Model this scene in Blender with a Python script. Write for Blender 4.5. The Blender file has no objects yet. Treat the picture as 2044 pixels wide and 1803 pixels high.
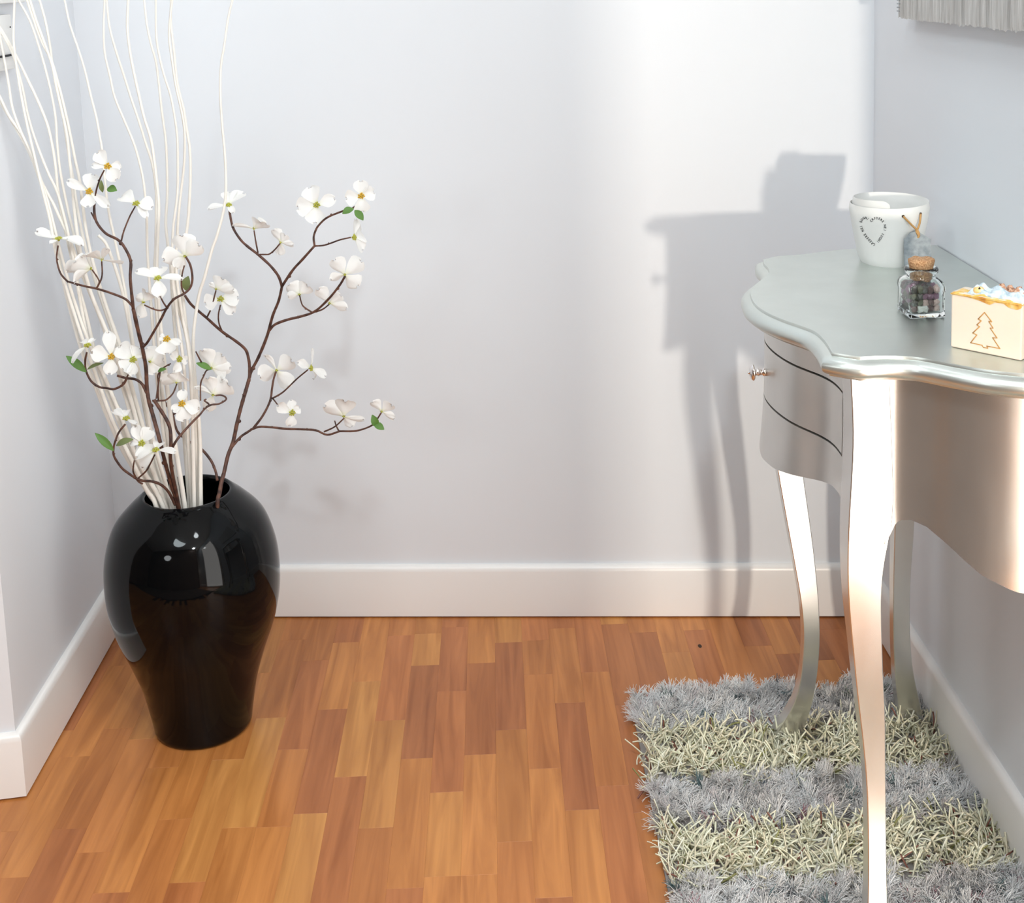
import bpy, bmesh, math, random
import numpy as np
from mathutils import Vector, Matrix

random.seed(7); rng = np.random.default_rng(7)
SC = bpy.context.scene
COL = SC.collection

# ------------------------------------------------------------------ camera
CAM = np.array([0.76675, -2.40, 1.23719])
CR = np.array([0.99927, -0.018412, -0.033345])
CU = np.array([0.035585, 0.138996, 0.989653])
CW = np.array([0.013587, 0.990122, -0.139551])
F_PX, PX, PY = 2566.17, 1022.0, 300.0
cd = bpy.data.cameras.new('camera'); cam = bpy.data.objects.new('camera', cd); COL.objects.link(cam)
cam.matrix_world = Matrix(((CR[0], CU[0], -CW[0], CAM[0]), (CR[1], CU[1], -CW[1], CAM[1]), (CR[2], CU[2], -CW[2], CAM[2]), (0, 0, 0, 1)))
cd.sensor_fit = 'HORIZONTAL'; cd.sensor_width = 36; cd.lens = F_PX / 2044 * 36
cd.shift_y = -(901.5 - PY) / 2044
cd.clip_start = 0.05
SC.camera = cam

# ------------------------------------------------------------------ world, lamps, exposure
SC.view_settings.view_transform = 'Standard'; SC.view_settings.look = 'None'
SC.view_settings.gamma = 1; SC.view_settings.use_curve_mapping = False
SC.view_settings.exposure = 0.16
wd = bpy.data.worlds.new('world'); SC.world = wd; wd.use_nodes = True
wd.node_tree.nodes['Background'].inputs[0].default_value = (0.80, 0.92, 1.0, 1)
wd.node_tree.nodes['Background'].inputs[1].default_value = 0.75

def area(name, loc, target, size, power, color, shape='DISK', sy=None, spread=180):
    l = bpy.data.lights.new(name, 'AREA'); l.shape = shape; l.size = size
    if sy: l.size_y = sy
    l.energy = power; l.color = color; l.spread = math.radians(spread)
    o = bpy.data.objects.new(name, l); COL.objects.link(o); o.location = loc
    o.rotation_euler = (Vector(target) - Vector(loc)).to_track_quat('-Z', 'Y').to_euler()
    return o
area('ceiling_downlight_near_wall', (0.72, -0.42, 2.46), (0.72, -0.42, 0), 0.16, 1.6, (0.86, 0.96, 1.0))
area('ceiling_downlight_middle', (0.80, -1.44, 2.46), (0.75, -1.2, 0), 0.22, 3.5, (0.90, 0.97, 1.0))
area('ceiling_downlight_room', (1.0, -2.7, 2.46), (0.8, -1.4, 0), 0.16, 17, (0.90, 0.97, 1.0))
area('added_fill_left', (0.05, -1.9, 2.46), (0.7, -1.0, 0.6), 0.7, 18, (0.86, 0.97, 1.0))  # added soft fill that brightens the side walls, not a known fitting
area('added_fill_low', (-0.6, -2.75, 1.45), (0.9, 0.0, 0.75), 0.45, 5, (0.93, 0.98, 1.0))  # added low fill to even out the wall brightness, no real lamp
area('hall_window', (1.39, -4.6, 0.86), (1.18, 0.0, 0.82), 0.085, 62, (1.0, 0.90, 0.77), 'RECTANGLE', 0.11)

# ------------------------------------------------------------------ pixel helpers (photo frame 2044 x 1803)
def ray(x, y): return CW + CR * (x - PX) / F_PX + CU * (PY - y) / F_PX
def at_x(x, y, X): d = ray(x, y); return CAM + d * (X - CAM[0]) / d[0]
def at_y(x, y, Y): d = ray(x, y); return CAM + d * (Y - CAM[1]) / d[1]
def at_z(x, y, Z): d = ray(x, y); return CAM + d * (Z - CAM[2]) / d[2]

# ------------------------------------------------------------------ materials
def mat(name, color, rough=0.5, metal=0.0, spec=0.5, **kw):
    m = bpy.data.materials.new(name); m.use_nodes = True
    b = m.node_tree.nodes['Principled BSDF']
    b.inputs['Base Color'].default_value = (*color, 1); b.inputs['Roughness'].default_value = rough
    b.inputs['Metallic'].default_value = metal; b.inputs['Specular IOR Level'].default_value = spec
    for k, v in kw.items(): b.inputs[k.replace('_', ' ')].default_value = v
    return m
def nodes(m): return m.node_tree.nodes, m.node_tree.links, m.node_tree.nodes['Principled BSDF']
def tex_noise(m, scale, detail=4, vec=None, stretch=None):
    n, l, b = nodes(m)
    t = n.new('ShaderNodeTexNoise'); t.inputs['Scale'].default_value = scale; t.inputs['Detail'].default_value = detail
    c = n.new('ShaderNodeTexCoord'); src = c.outputs['Object']
    if stretch:
        mp = n.new('ShaderNodeMapping'); mp.inputs['Scale'].default_value = stretch; l.new(src, mp.inputs['Vector']); src = mp.outputs[0]
    l.new(src, t.inputs['Vector']); return t
def bump(m, t, strength, dist=0.001):
    n, l, b = nodes(m)
    bp = n.new('ShaderNodeBump'); bp.inputs['Strength'].default_value = strength; bp.inputs['Distance'].default_value = dist
    l.new(t.outputs['Fac'] if 'Fac' in t.outputs else t.outputs[0], bp.inputs['Height']); l.new(bp.outputs[0], b.inputs['Normal']); return bp
def ramp(m, src, stops, to):
    n, l, b = nodes(m)
    r = n.new('ShaderNodeValToRGB'); e = r.color_ramp.elements
    while len(e) < len(stops): e.new(0.5)
    for q, (p, c) in zip(e, stops): q.position = p; q.color = (*c, 1) if len(c) == 3 else c
    l.new(src, r.inputs[0]); l.new(r.outputs[0], b.inputs[to]); return r

M = {}
M['wall'] = mat('wall_paint', (0.76, 0.79, 0.83), 0.6, spec=0.35)
bump(M['wall'], tex_noise(M['wall'], 260, 3), 0.05, 0.0006)
M['trim'] = mat('white_trim', (0.85, 0.83, 0.81), 0.3)
M['ceiling'] = mat('ceiling_paint', (0.85, 0.85, 0.84), 0.8)
M['brown_wall'] = mat('brown_panelling', (0.30, 0.19, 0.13), 0.6)
t = tex_noise(M['brown_wall'], 3, 4, stretch=(1, 1, .2)); ramp(M['brown_wall'], t.outputs['Fac'], [(.3, (.10, .055, .035)), (.7, (.19, .11, .075))], 'Base Color')
M['dark_slab'] = mat('added_dark_slab', (0.12, 0.08, 0.06), .95)  # only for the added slab, dark for the sake of reflections
M['dark'] = mat('dark_gap', (0.05, 0.025, 0.015), 0.9)

# wood: plank colour comes from the object colour, grain from stretched noise
w = M['wood'] = mat('parquet_wood', (0.5, 0.3, 0.15), 0.34, spec=0.45)
n, l, b = nodes(w)
oi = n.new('ShaderNodeObjectInfo'); tc = n.new('ShaderNodeTexCoord')
mp = n.new('ShaderNodeMapping'); mp.inputs['Scale'].default_value = (48, 3.2, 1)
add = n.new('ShaderNodeVectorMath'); add.operation = 'ADD'
sc = n.new('ShaderNodeVectorMath'); sc.operation = 'SCALE'; sc.inputs['Scale'].default_value = 37.0
cmb = n.new('ShaderNodeCombineXYZ')
l.new(oi.outputs['Random'], cmb.inputs[0]); l.new(oi.outputs['Random'], cmb.inputs[1]); l.new(cmb.outputs[0], sc.inputs[0])
geo = n.new('ShaderNodeNewGeometry'); l.new(geo.outputs['Position'], add.inputs[0]); l.new(sc.outputs[0], add.inputs[1]); l.new(add.outputs[0], mp.inputs['Vector'])
nt = n.new('ShaderNodeTexNoise'); nt.inputs['Scale'].default_value = 1; nt.inputs['Detail'].default_value = 5; nt.inputs['Distortion'].default_value = 1.2
l.new(mp.outputs[0], nt.inputs['Vector'])
cr = n.new('ShaderNodeValToRGB'); cr.color_ramp.elements[0].position = .25; cr.color_ramp.elements[0].color = (.70, .60, .52, 1); cr.color_ramp.elements[1].position = .72; cr.color_ramp.elements[1].color = (1.1, 1.1, 1.1, 1)
l.new(nt.outputs['Fac'], cr.inputs[0])
mx = n.new('ShaderNodeMix'); mx.data_type = 'RGBA'; mx.blend_type = 'MULTIPLY'; mx.inputs[0].default_value = 1
l.new(oi.outputs['Color'], mx.inputs[6]); l.new(cr.outputs[0], mx.inputs[7])
mp2 = n.new('ShaderNodeMapping'); mp2.inputs['Scale'].default_value = (9, 2.2, 1); l.new(add.outputs[0], mp2.inputs['Vector'])
n2 = n.new('ShaderNodeTexNoise'); n2.inputs['Scale'].default_value = 1; n2.inputs['Detail'].default_value = 2; l.new(mp2.outputs[0], n2.inputs['Vector'])
cr2 = n.new('ShaderNodeValToRGB'); cr2.color_ramp.elements[0].position = .3; cr2.color_ramp.elements[0].color = (.84, .80, .76, 1); cr2.color_ramp.elements[1].position = .7; cr2.color_ramp.elements[1].color = (1.08, 1.1, 1.1, 1)
l.new(n2.outputs['Fac'], cr2.inputs[0])
mx2 = n.new('ShaderNodeMix'); mx2.data_type = 'RGBA'; mx2.blend_type = 'MULTIPLY'; mx2.inputs[0].default_value = 1
l.new(mx.outputs[2], mx2.inputs[6]); l.new(cr2.outputs[0], mx2.inputs[7]); l.new(mx2.outputs[2], b.inputs['Base Color'])
bp = n.new('ShaderNodeBump'); bp.inputs['Strength'].default_value = .12; bp.inputs['Distance'].default_value = .0006; l.new(nt.outputs['Fac'], bp.inputs['Height']); l.new(bp.outputs[0], b.inputs['Normal'])

M['vase'] = mat('black_glaze', (0.002, 0.0025, 0.003), 0.05, spec=0.22)
def silver(name, col, rough, bmp=.012):
    m = mat(name, col, rough, metal=0.93)
    n, l, b = nodes(m)
    t = tex_noise(m, 14, 5); ramp(m, t.outputs['Fac'], [(.3, tuple(c * .96 for c in col)), (.7, tuple(min(1, c * 1.03) for c in col))], 'Base Color')
    t2 = tex_noise(m, 40, 6, stretch=(1, 1, .18)); ramp(m, t2.outputs['Fac'], [(.35, (rough * .94,) * 3), (.7, (rough * 1.08,) * 3)], 'Roughness')
    t3 = tex_noise(m, 30, 6, stretch=(1, 1, .12)); t3.inputs['Distortion'].default_value = 0
    bump(m, t3, bmp, .0012)
    return m
M['silver'] = silver('silver_leaf', (0.76, 0.75, 0.72), .25)
M['silver_top'] = silver('silver_leaf_top', (0.66, 0.70, 0.67), .36, .006)
M['silver_side'] = silver('silver_leaf_side', (0.72, 0.71, 0.68), .36, .01)
M['chrome'] = mat('chrome', (0.85, 0.8, 0.78), 0.08, metal=1)
M['ceramic'] = mat('white_ceramic', (0.76, 0.76, 0.74), 0.5, spec=.3)
M['ink'] = mat('grey_ink', (0.02, 0.02, 0.022), 0.8)
M['slate'] = mat('grey_slate', (0.24, 0.27, 0.29), 0.45)
t = tex_noise(M['slate'], 120, 5); ramp(M['slate'], t.outputs['Fac'], [(.3, (.18, .21, .23)), (.7, (.34, .37, .39))], 'Base Color'); bump(M['slate'], t, .5, .001)
M['twine'] = mat('jute_twine', (0.48, 0.27, 0.10), 0.9)
M['cork'] = mat('cork', (0.42, 0.22, 0.10), 0.9)
t = tex_noise(M['cork'], 500, 4); ramp(M['cork'], t.outputs['Fac'], [(.35, (.30, .14, .06)), (.65, (.62, .38, .20))], 'Base Color'); bump(M['cork'], t, .5, .0008)
M['glass'] = mat('clear_glass', (0.97, 1.0, 0.99), 0.02, Transmission_Weight=1.0, IOR=1.46)
M['soap'] = mat('cream_soap', (0.80, 0.69, 0.57), 0.45, spec=.35, Subsurface_Weight=0.15, Subsurface_Scale=0.01)
M['soap_line'] = mat('tan_groove', (0.50, 0.26, 0.07), 0.7)
M['soap_gold'] = mat('golden_soap_layer', (0.75, 0.42, 0.10), 0.5)
t = tex_noise(M['soap_gold'], 90, 4); ramp(M['soap_gold'], t.outputs['Fac'], [(.3, (.55, .24, .05)), (.5, (.80, .50, .12)), (.75, (.86, .70, .45))], 'Base Color'); bump(M['soap_gold'], t, .5, .001)
M['soap_blue'] = mat('pale_blue_swirl', (0.62, 0.74, 0.82), 0.4)
t = tex_noise(M['soap_blue'], 110, 4); ramp(M['soap_blue'], t.outputs['Fac'], [(.3, (.32, .44, .52)), (.5, (.66, .78, .85)), (.7, (.85, .90, .92))], 'Base Color'); bump(M['soap_blue'], t, .8, .002)
M['soap_bits'] = mat('dried_flower_bits', (0.62, 0.33, 0.22), 0.9)
t = tex_noise(M['soap_bits'], 300, 4); ramp(M['soap_bits'], t.outputs['Fac'], [(.35, (.22, .09, .05)), (.55, (.72, .42, .28)), (.75, (.86, .66, .48))], 'Base Color'); bump(M['soap_bits'], t, 1, .002)
M['stick'] = mat('whitewashed_stick', (0.86, 0.83, 0.77), 0.6)
M['bark'] = mat('brown_bark', (0.11, 0.045, 0.03), 0.6)
t = tex_noise(M['bark'], 90, 5); ramp(M['bark'], t.outputs['Fac'], [(.35, (.035, .014, .011)), (.65, (.14, .058, .035))], 'Base Color'); bump(M['bark'], t, .6, .001)
def attr_mat(name, rough, **kw):
    m = mat(name, (1, 1, 1), rough, **kw); n, l, b = nodes(m)
    a = n.new('ShaderNodeAttribute'); a.attribute_name = 'Col'; l.new(a.outputs['Color'], b.inputs['Base Color']); return m
M['petal'] = attr_mat('petal_cloth', .75, spec=.2, Transmission_Weight=0.0, Subsurface_Weight=0.0)
n, l, b = nodes(M['petal'])   # thin cloth lets some light through
tr = n.new('ShaderNodeBsdfTranslucent'); ms = n.new('ShaderNodeMixShader'); ms.inputs[0].default_value = .3
l.new(n['Attribute'].outputs['Color'], tr.inputs[0]); l.new(b.outputs[0], ms.inputs[1]); l.new(tr.outputs[0], ms.inputs[2]); l.new(ms.outputs[0], n['Material Output'].inputs[0])
M['center_gold'] = mat('golden_stamens', (0.62, 0.38, 0.03), 0.8)
M['center_green'] = mat('green_stamens', (0.42, 0.42, 0.06), 0.8)
M['leaf'] = mat('leaf_green', (0.09, 0.20, 0.035), 0.6)
M['leaf2'] = mat('leaf_olive', (0.16, 0.20, 0.07), 0.6)
M['pile_grey'] = attr_mat('grey_yarn', .85, spec=.15, Sheen_Weight=.3)
M['pile_cream'] = attr_mat('cream_cord', .65, spec=.25)
M['rug_back'] = mat('rug_backing', (0.30, 0.28, 0.27), .95)
M['plate'] = mat('white_plastic', (0.82, 0.82, 0.80), .35)
M['canvas'] = mat('silver_brushed_canvas', (0.56, 0.55, 0.53), .45, metal=.35)
t = tex_noise(M['canvas'], 60, 5, stretch=(1, 6, .25)); ramp(M['canvas'], t.outputs['Fac'], [(.35, (.44, .43, .41)), (.65, (.64, .63, .61))], 'Base Color'); bump(M['canvas'], t, .6, .002)

# ------------------------------------------------------------------ object helpers
def link(name, verts, faces, m=None, parent=None, smooth=True, sharp=None):
    me = bpy.data.meshes.new(name); me.from_pydata([tuple(map(float, v)) for v in verts], [], [tuple(map(int, f)) for f in faces])
    if m: me.materials.append(m)
    if smooth:
        me.polygons.foreach_set('use_smooth', [True] * len(me.polygons))
    me.update()
    if sharp is not None: me.set_sharp_from_angle(angle=math.radians(sharp))
    o = bpy.data.objects.new(name, me); COL.objects.link(o)
    if parent: o.parent = parent
    return o
def from_bm(name, bm, m=None, parent=None, sharp=35):
    bmesh.ops.recalc_face_normals(bm, faces=bm.faces)
    me = bpy.data.meshes.new(name); bm.to_mesh(me); bm.free()
    if m: me.materials.append(m)
    me.polygons.foreach_set('use_smooth', [True] * len(me.polygons)); me.set_sharp_from_angle(angle=math.radians(sharp))
    o = bpy.data.objects.new(name, me); COL.objects.link(o)
    if parent: o.parent = parent
    return o
def fix_normals(o):
    bm = bmesh.new(); bm.from_mesh(o.data); bmesh.ops.recalc_face_normals(bm, faces=bm.faces); bm.to_mesh(o.data); bm.free(); return o
def tag(o, label=None, cat=None, group=None, kind=None):
    if label: o['label'] = label
    if cat: o['category'] = cat
    if group: o['group'] = group
    if kind: o['kind'] = kind
    return o
def empty(name, loc):
    o = bpy.data.objects.new(name, None); COL.objects.link(o); o.location = loc; o.empty_display_size = .05; return o
def adopt(child, parent):   # parent keeping world coordinates
    child.parent = parent; child.matrix_parent_inverse = Matrix.Translation(-Vector(parent.location)); return child
def box_bm(bm, lo, hi, bevel=0, seg=2):
    r = bmesh.ops.create_cube(bm, size=1)
    for v in r['verts']:
        v.co = Vector([(a + b_) / 2 + c * (b_ - a) for a, b_, c in zip(lo, hi, v.co)])
    if bevel:
        es = list({e for v in r['verts'] for e in v.link_edges}); bmesh.ops.bevel(bm, geom=es, offset=bevel, segments=seg, affect='EDGES', profile=.6)
def prism(bm, poly, z0, z1):
    a = [bm.verts.new((x, y, z0)) for x, y in poly]; b_ = [bm.verts.new((x, y, z1)) for x, y in poly]; k = len(poly)
    bm.faces.new(a[::-1]); bm.faces.new(b_)
    for i in range(k): bm.faces.new((a[i], a[(i + 1) % k], b_[(i + 1) % k], b_[i]))
def catmull(P, per=6):
    P = np.array(P, float)
    if len(P) < 3: return np.array([P[0] + (P[-1] - P[0]) * i / per for i in range(per + 1)])
    Q = np.vstack([2 * P[0] - P[1], P, 2 * P[-1] - P[-2]]); out = []
    for i in range(1, len(Q) - 2):
        for k in range(per):
            t = k / per; a, b_, c, d = Q[i - 1], Q[i], Q[i + 1], Q[i + 2]
            out.append(.5 * (2 * b_ + (c - a) * t + (2 * a - 5 * b_ + 4 * c - d) * t * t + (3 * b_ - a - 3 * c + d) * t ** 3))
    out.append(Q[-2]); return np.array(out)
def tube(P, R, seg=8, knob=0):
    P = np.array(P, float); k = len(P); R = np.broadcast_to(np.array(R, float), (k,)).copy()
    if knob: R *= 1 + knob * rng.uniform(-1, 1, k)
    T = np.gradient(P, axis=0); T /= np.linalg.norm(T, axis=1)[:, None] + 1e-12
    u = np.cross(T[0], (0.3, .9, .2)); u /= np.linalg.norm(u); V = []; 
    for i in range(k):
        u = u - T[i] * (u @ T[i]); u /= np.linalg.norm(u); v = np.cross(T[i], u)
        for j in range(seg):
            a = 2 * math.pi * j / seg; V.append(P[i] + R[i] * (u * math.cos(a) + v * math.sin(a)))
    F = [(i * seg + j, i * seg + (j + 1) % seg, (i + 1) * seg + (j + 1) % seg, (i + 1) * seg + j) for i in range(k - 1) for j in range(seg)]
    F.append(tuple(range(seg))[::-1]); F.append(tuple((k - 1) * seg + j for j in range(seg)))
    return V, F
class Bag:
    def __init__(s): s.V = []; s.F = []
    def add(s, V, F): o = len(s.V); s.V += list(V); s.F += [tuple(i + o for i in f) for f in F]; return s
def lathe(prof, seg=64, c=(0, 0)):
    V = [(c[0] + r * math.cos(2 * math.pi * j / seg), c[1] + r * math.sin(2 * math.pi * j / seg), z) for r, z in prof for j in range(seg)]
    F = [(i * seg + j, i * seg + (j + 1) % seg, (i + 1) * seg + (j + 1) % seg, (i + 1) * seg + j) for i in range(len(prof) - 1) for j in range(seg)]
    return V, F

# ------------------------------------------------------------------ the room
W, SL = 1.45, -0.080            # width, slope of the back wall
YC = -0.5565                    # outer corner of the left wall
RD = (-1.0, -0.15)              # direction of the wall that turns away to the left
def back(x): return SL * x
H = 2.5; YF = -2.9
bm = bmesh.new(); prism(bm, [(-.2, back(-.2) + .15), (-.2, back(-.2)), (W + .1, back(W + .1)), (W + .1, back(W) + .15)], -.05, H)
tag(from_bm('wall_back', bm, M['wall']), kind='structure')
bm = bmesh.new(); prism(bm, [(0, 0.05), (0, YC), (RD[0] * 2.2, YC + RD[1] * 2.2), (RD[0] * 2.2, 0.05)], -.05, H)
tag(from_bm('wall_left', bm, M['wall']), kind='structure')
bm = bmesh.new(); prism(bm, [(W, 0), (W + .12, 0), (W + .12, -4.9), (W, -4.9)], -.05, H)
tag(from_bm('wall_right', bm, M['wall']), kind='structure')
bm = bmesh.new(); prism(bm, [(-2.2, YF - .1), (1.236, YF - .1), (1.236, YF), (-2.2, YF)], -.05, H)
tag(from_bm('wall_front', bm, M['brown_wall']), kind='structure')
bm = bmesh.new(); box_bm(bm, (-2.3, -4.9, -.05), (-2.2, .15, H)); tag(from_bm('wall_far', bm, M['brown_wall']), kind='structure')
bm = bmesh.new(); box_bm(bm, (-2.2, -4.9, H), (W + .12, .15, H + .08)); tag(from_bm('ceiling', bm, M['ceiling']), kind='structure')
bm = bmesh.new(); box_bm(bm, (-2.2, -4.9, -.06), (W + .12, .15, -.010)); floor = tag(from_bm('floor', bm, M['dark']), kind='structure')

BH, BT = 0.105, 0.012
def board(name, path, closed=False):
    """baseboard along a plan path; the room lies on the right-hand side of the path"""
    prof = [(0, .003), (BT, .003), (BT, BH - .012), (BT - .0015, BH - .006), (BT - .005, BH - .0015), (BT - .009, BH), (0, BH)]
    P = np.array(path, float); V = []; F = []
    for i, p in enumerate(P):
        d0 = P[i] - P[i - 1] if i else P[1] - P[0]; d1 = P[i + 1] - P[i] if i < len(P) - 1 else d0
        d0 = d0 / np.linalg.norm(d0); d1 = d1 / np.linalg.norm(d1)
        n0 = np.array([d0[1], -d0[0]]); n1 = np.array([d1[1], -d1[0]]); m_ = n0 + n1; m_ /= (m_ @ n0)
        V += [(p[0] + m_[0] * o, p[1] + m_[1] * o, z) for o, z in prof]
    k = len(prof)
    for i in range(len(P) - 1):
        F += [(i * k + j, i * k + j + 1, (i + 1) * k + j + 1, (i + 1) * k + j) for j in range(k - 1)]
    F += [tuple(range(k)), tuple((len(P) - 1) * k + j for j in range(k))[::-1]]
    return tag(fix_normals(link(name, V, F, M['trim'], sharp=50)), kind='structure')
board('baseboard_back', [(0, 0), (W, back(W))])
board('baseboard_right', [(W, back(W) - BT), (W, -3.2)])
board('baseboard_left', [(RD[0] * 1.6, YC + RD[1] * 1.6), (0, YC), (0, -BT)])

# glazed door in the right wall, behind the camera's right shoulder
dr = bpy.data.objects.new('door_1', None); COL.objects.link(dr); dr['kind'] = 'structure'
bm = bmesh.new()
for lo, hi in (((W - .03, -2.50, 0), (W - .001, -2.43, 2.1)), ((W - .03, -1.42, 0), (W - .001, -1.35, 2.1)), ((W - .03, -2.43, 2.03), (W - .001, -1.42, 2.1)), ((W - .03, -2.43, 0), (W - .001, -1.42, .03))): box_bm(bm, lo, hi, .003)
from_bm('door_frame', bm, M['trim'], dr)
M['daylit'] = mat('daylit_glass', (.1, .1, .1), .1, Emission_Color=(1, .97, .93, 1), Emission_Strength=4.4)
bm = bmesh.new(); box_bm(bm, (W - .012, -2.43, .03), (W - .004, -1.42, 2.03)); from_bm('pane', bm, M['daylit'], dr)

# parquet staves, each a part of the floor
PW = 0.0505; X0 = 0.2805
tones = {'L': (.62, .275, .080), 'M': (.53, .205, .060), 'T': (.57, .232, .066), 'D': (.43, .155, .054), 'R': (.48, .175, .058), 'Y': (.63, .29, .085)}
known = {  # column index -> list of (y_far, y_near, tone) read along the column
 2: [(0, -.20, 'M'), (-.20, -.47, 'R'), (-.47, -.66, 'M'), (-.66, -.9, 'T')],
 3: [(0, -.14, 'R'), (-.14, -.36, 'T'), (-.36, -.633, 'D'), (-.633, -.86, 'Y')],
 4: [(0, -.277, 'T'), (-.277, -.548, 'Y'), (-.548, -.83, 'R')],
 5: [(0, -.123, 'M'), (-.123, -.40, 'R'), (-.40, -.672, 'L'), (-.672, -.86, 'M')],
 6: [(0, -.12, 'T'), (-.12, -.232, 'L'), (-.232, -.508, 'D'), (-.508, -.80, 'T')],
 7: [(0, -.10, 'R'), (-.10, -.319, 'D'), (-.319, -.596, 'R'), (-.596, -.78, 'L')],
 8: [(0, -.232, 'T'), (-.232, -.505, 'R'), (-.505, -.78, 'T')],
 9: [(0, -.164, 'L'), (-.164, -.441, 'D'), (-.441, -.715, 'T'), (-.715, -.95, 'M')],
 10: [(0, -.16, 'R'), (-.16, -.277, 'M'), (-.277, -.548, 'M'), (-.548, -.83, 'T')],
 11: [(0, -.12, 'R'), (-.12, -.37, 'M'), (-.37, -.651, 'D'), (-.651, -.86, 'T')],
 12: [(0, -.277, 'R'), (-.277, -.598, 'M'), (-.598, -.86, 'R')],
}
stave_cache = {}
def stave(x0, x1, y0, y1, tone, name='plank'):
    w_, h_ = round(x1 - x0, 5), round(y0 - y1, 5)
    if (w_, h_) not in stave_cache:
        e = .00002; c = .00015; T = 0; V = []
        a, b_ = w_ / 2 - e, h_ / 2 - e
        for (sx, sy, z) in ((a, b_, -.010), (a, b_, -c), (a - c, b_ - c, 0)):
            V += [(-sx, -sy, z), (sx, -sy, z), (sx, sy, z), (-sx, sy, z)]
        F = [(4 * k + j, 4 * k + (j + 1) % 4, 4 * k + 4 + (j + 1) % 4, 4 * k + 4 + j) for k in range(2) for j in range(4)] + [(8, 9, 10, 11)]
        me = bpy.data.meshes.new('plank'); me.from_pydata(V, [], F); me.materials.append(M['wood']); stave_cache[(w_, h_)] = me
    o = bpy.data.objects.new(name, stave_cache[(w_, h_)]); COL.objects.link(o)
    o.location = ((x0 + x1) / 2, (y0 + y1) / 2, 0); o.parent = floor
    c = np.array(tones[tone]) * rng.uniform(.93, 1.07); o.color = (*c, 1)
rest = Bag()
for ci in range(-14, 24):
    x0 = X0 + ci * PW; x1 = x0 + PW
    if x0 > W: break
    x1 = min(x1, W)
    y = 0.0; rows = []
    if ci in known:
        rows = list(known[ci]); y = rows[-1][1]
    elif x1 < 0: y = YC + .03
    if ci not in known:
        y = 0 if x1 >= 0 else YC + .05
        first = True
        while y > -1.25:
            h_ = round(float(rng.choice([.27, .275, .28, .255])) * (rng.uniform(.25, 1) if first else 1), 3); first = False
            pool = 'TTMMRLDR' if ci > 12 else 'TTMMRLYTMM'
            rows.append((y, y - h_, pool[rng.integers(len(pool))])); y -= h_
    while y > -1.25:
        rows.append((y, y - .275, 'TTMMRLY'[rng.integers(7)])); y -= .275
    for (a, b_, tn) in rows: stave(x0, x1, a, b_, tn)
# far planks out of view: one coarse field
V = []; F = []
for ci in range(-40, 24):
    x0 = X0 + ci * PW
    if x0 > W: break
    yy = -1.25 - .275 if ci >= -14 else (YC + RD[1] * 0 + .3 if x0 < -.43 else -1.25)
    yy = -1.52 if ci >= -14 else -.60
    k = len(V); V += [(x0, -4.8, -.0004), (x0 + PW - .0006, -4.8, -.0004), (x0 + PW - .0006, yy, -.0004), (x0, yy, -.0004)]; F.append((k, k + 1, k + 2, k + 3))
fl = link('plank_field', V, F, M['wood'], floor); fl.color = (*tones['T'], 1); fl['kind'] = 'stuff'
kp_ = at_z(1397, 1290, 0); V, F = lathe([(.0001, .0004), (.0035, .0003), (.0045, .0001)], 10); link('wood_knot', [(v[0] * .8 + kp_[0], v[1] * 1.5 + kp_[1], v[2]) for v in V], F, M['dark'], floor)
bm = bmesh.new(); box_bm(bm, (-2.0, -2.85, 0), (1.05, -1.5, .008), .003); from_bm('added_dark_slab', bm, M['dark_slab'], floor)  # unseen slab added to darken what the silver and the vase reflect

# wall fittings at the top of the left wall
wc = at_x(28, 5, 0); z_c = wc[2]
bm = bmesh.new(); box_bm(bm, (0, -.50, z_c), (.02, -.298, z_c + .30), .003)
tag(from_bm('consumer_unit', bm, M['plate']), 'white wall box above the switch at the top left corner', 'wall box')
sw = empty('light_switch', (0, -.40, 1.107)); tag(sw, 'white rectangular switch plate low on the left wall', 'switch')
bm = bmesh.new(); box_bm(bm, (0, -.46, 1.107), (.010, -.342, 1.193), .002); adopt(from_bm('switch_plate', bm, M['plate']), sw)
bm = bmesh.new(); box_bm(bm, (.0095, -.45, 1.128), (.014, -.352, 1.131), .0005); adopt(from_bm('button_gap', bm, M['ink']), sw)
bm = bmesh.new(); bmesh.ops.create_uvsphere(bm, u_segments=8, v_segments=6, radius=.0014, matrix=Matrix.Translation((.0105, -.351, 1.173))); adopt(from_bm('indicator', bm, M['ink']), sw)

# ------------------------------------------------------------------ picture on the right wall
pic = empty('wall_picture', (W - .014, -.58, 1.13)); tag(pic, 'brushed silver textured canvas picture high on the right wall', 'picture')
ny, nz = 150, 12; y_a, y_b = -.334, -1.02; z_a, z_b = 1.139, 1.62
bm = bmesh.new(); dep = rng.normal(0, .0011, ny + 1); jit = rng.normal(0, .0012, ny + 1)
g = []
for i in range(ny + 1):
    y = y_a + (y_b - y_a) * i / ny; rowv = []
    for k in range(nz + 1):
        z = z_a + (z_b - z_a) * (k / nz) ** 1.8
        rowv.append(bm.verts.new((W - .027 + dep[i] * (1 if k else .4) * (1.3 - .6 * k / nz), y, z + (jit[i] if k == 0 else 0))))
    g.append(rowv)
for i in range(ny):
    for k in range(nz): bm.faces.new((g[i][k], g[i][k + 1], g[i + 1][k + 1], g[i + 1][k]))
adopt(from_bm('painted_surface', bm, M['canvas'], sharp=80), pic)
bm = bmesh.new(); box_bm(bm, (W - .0255, y_b, z_a + .001), (W - .001, y_a, z_b), .001); adopt(from_bm('stretcher_frame', bm, M['canvas']), pic)
bm = bmesh.new()
for k in range(5):
    z = z_a + .010 + k * .0058; box_bm(bm, (W - .0292, y_a - .018 + .002 * k, z), (W - .026, y_a + .001, z + .0018), .0004, 1)
adopt(from_bm('edge_ridges', bm, M['slate']), pic)

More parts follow.
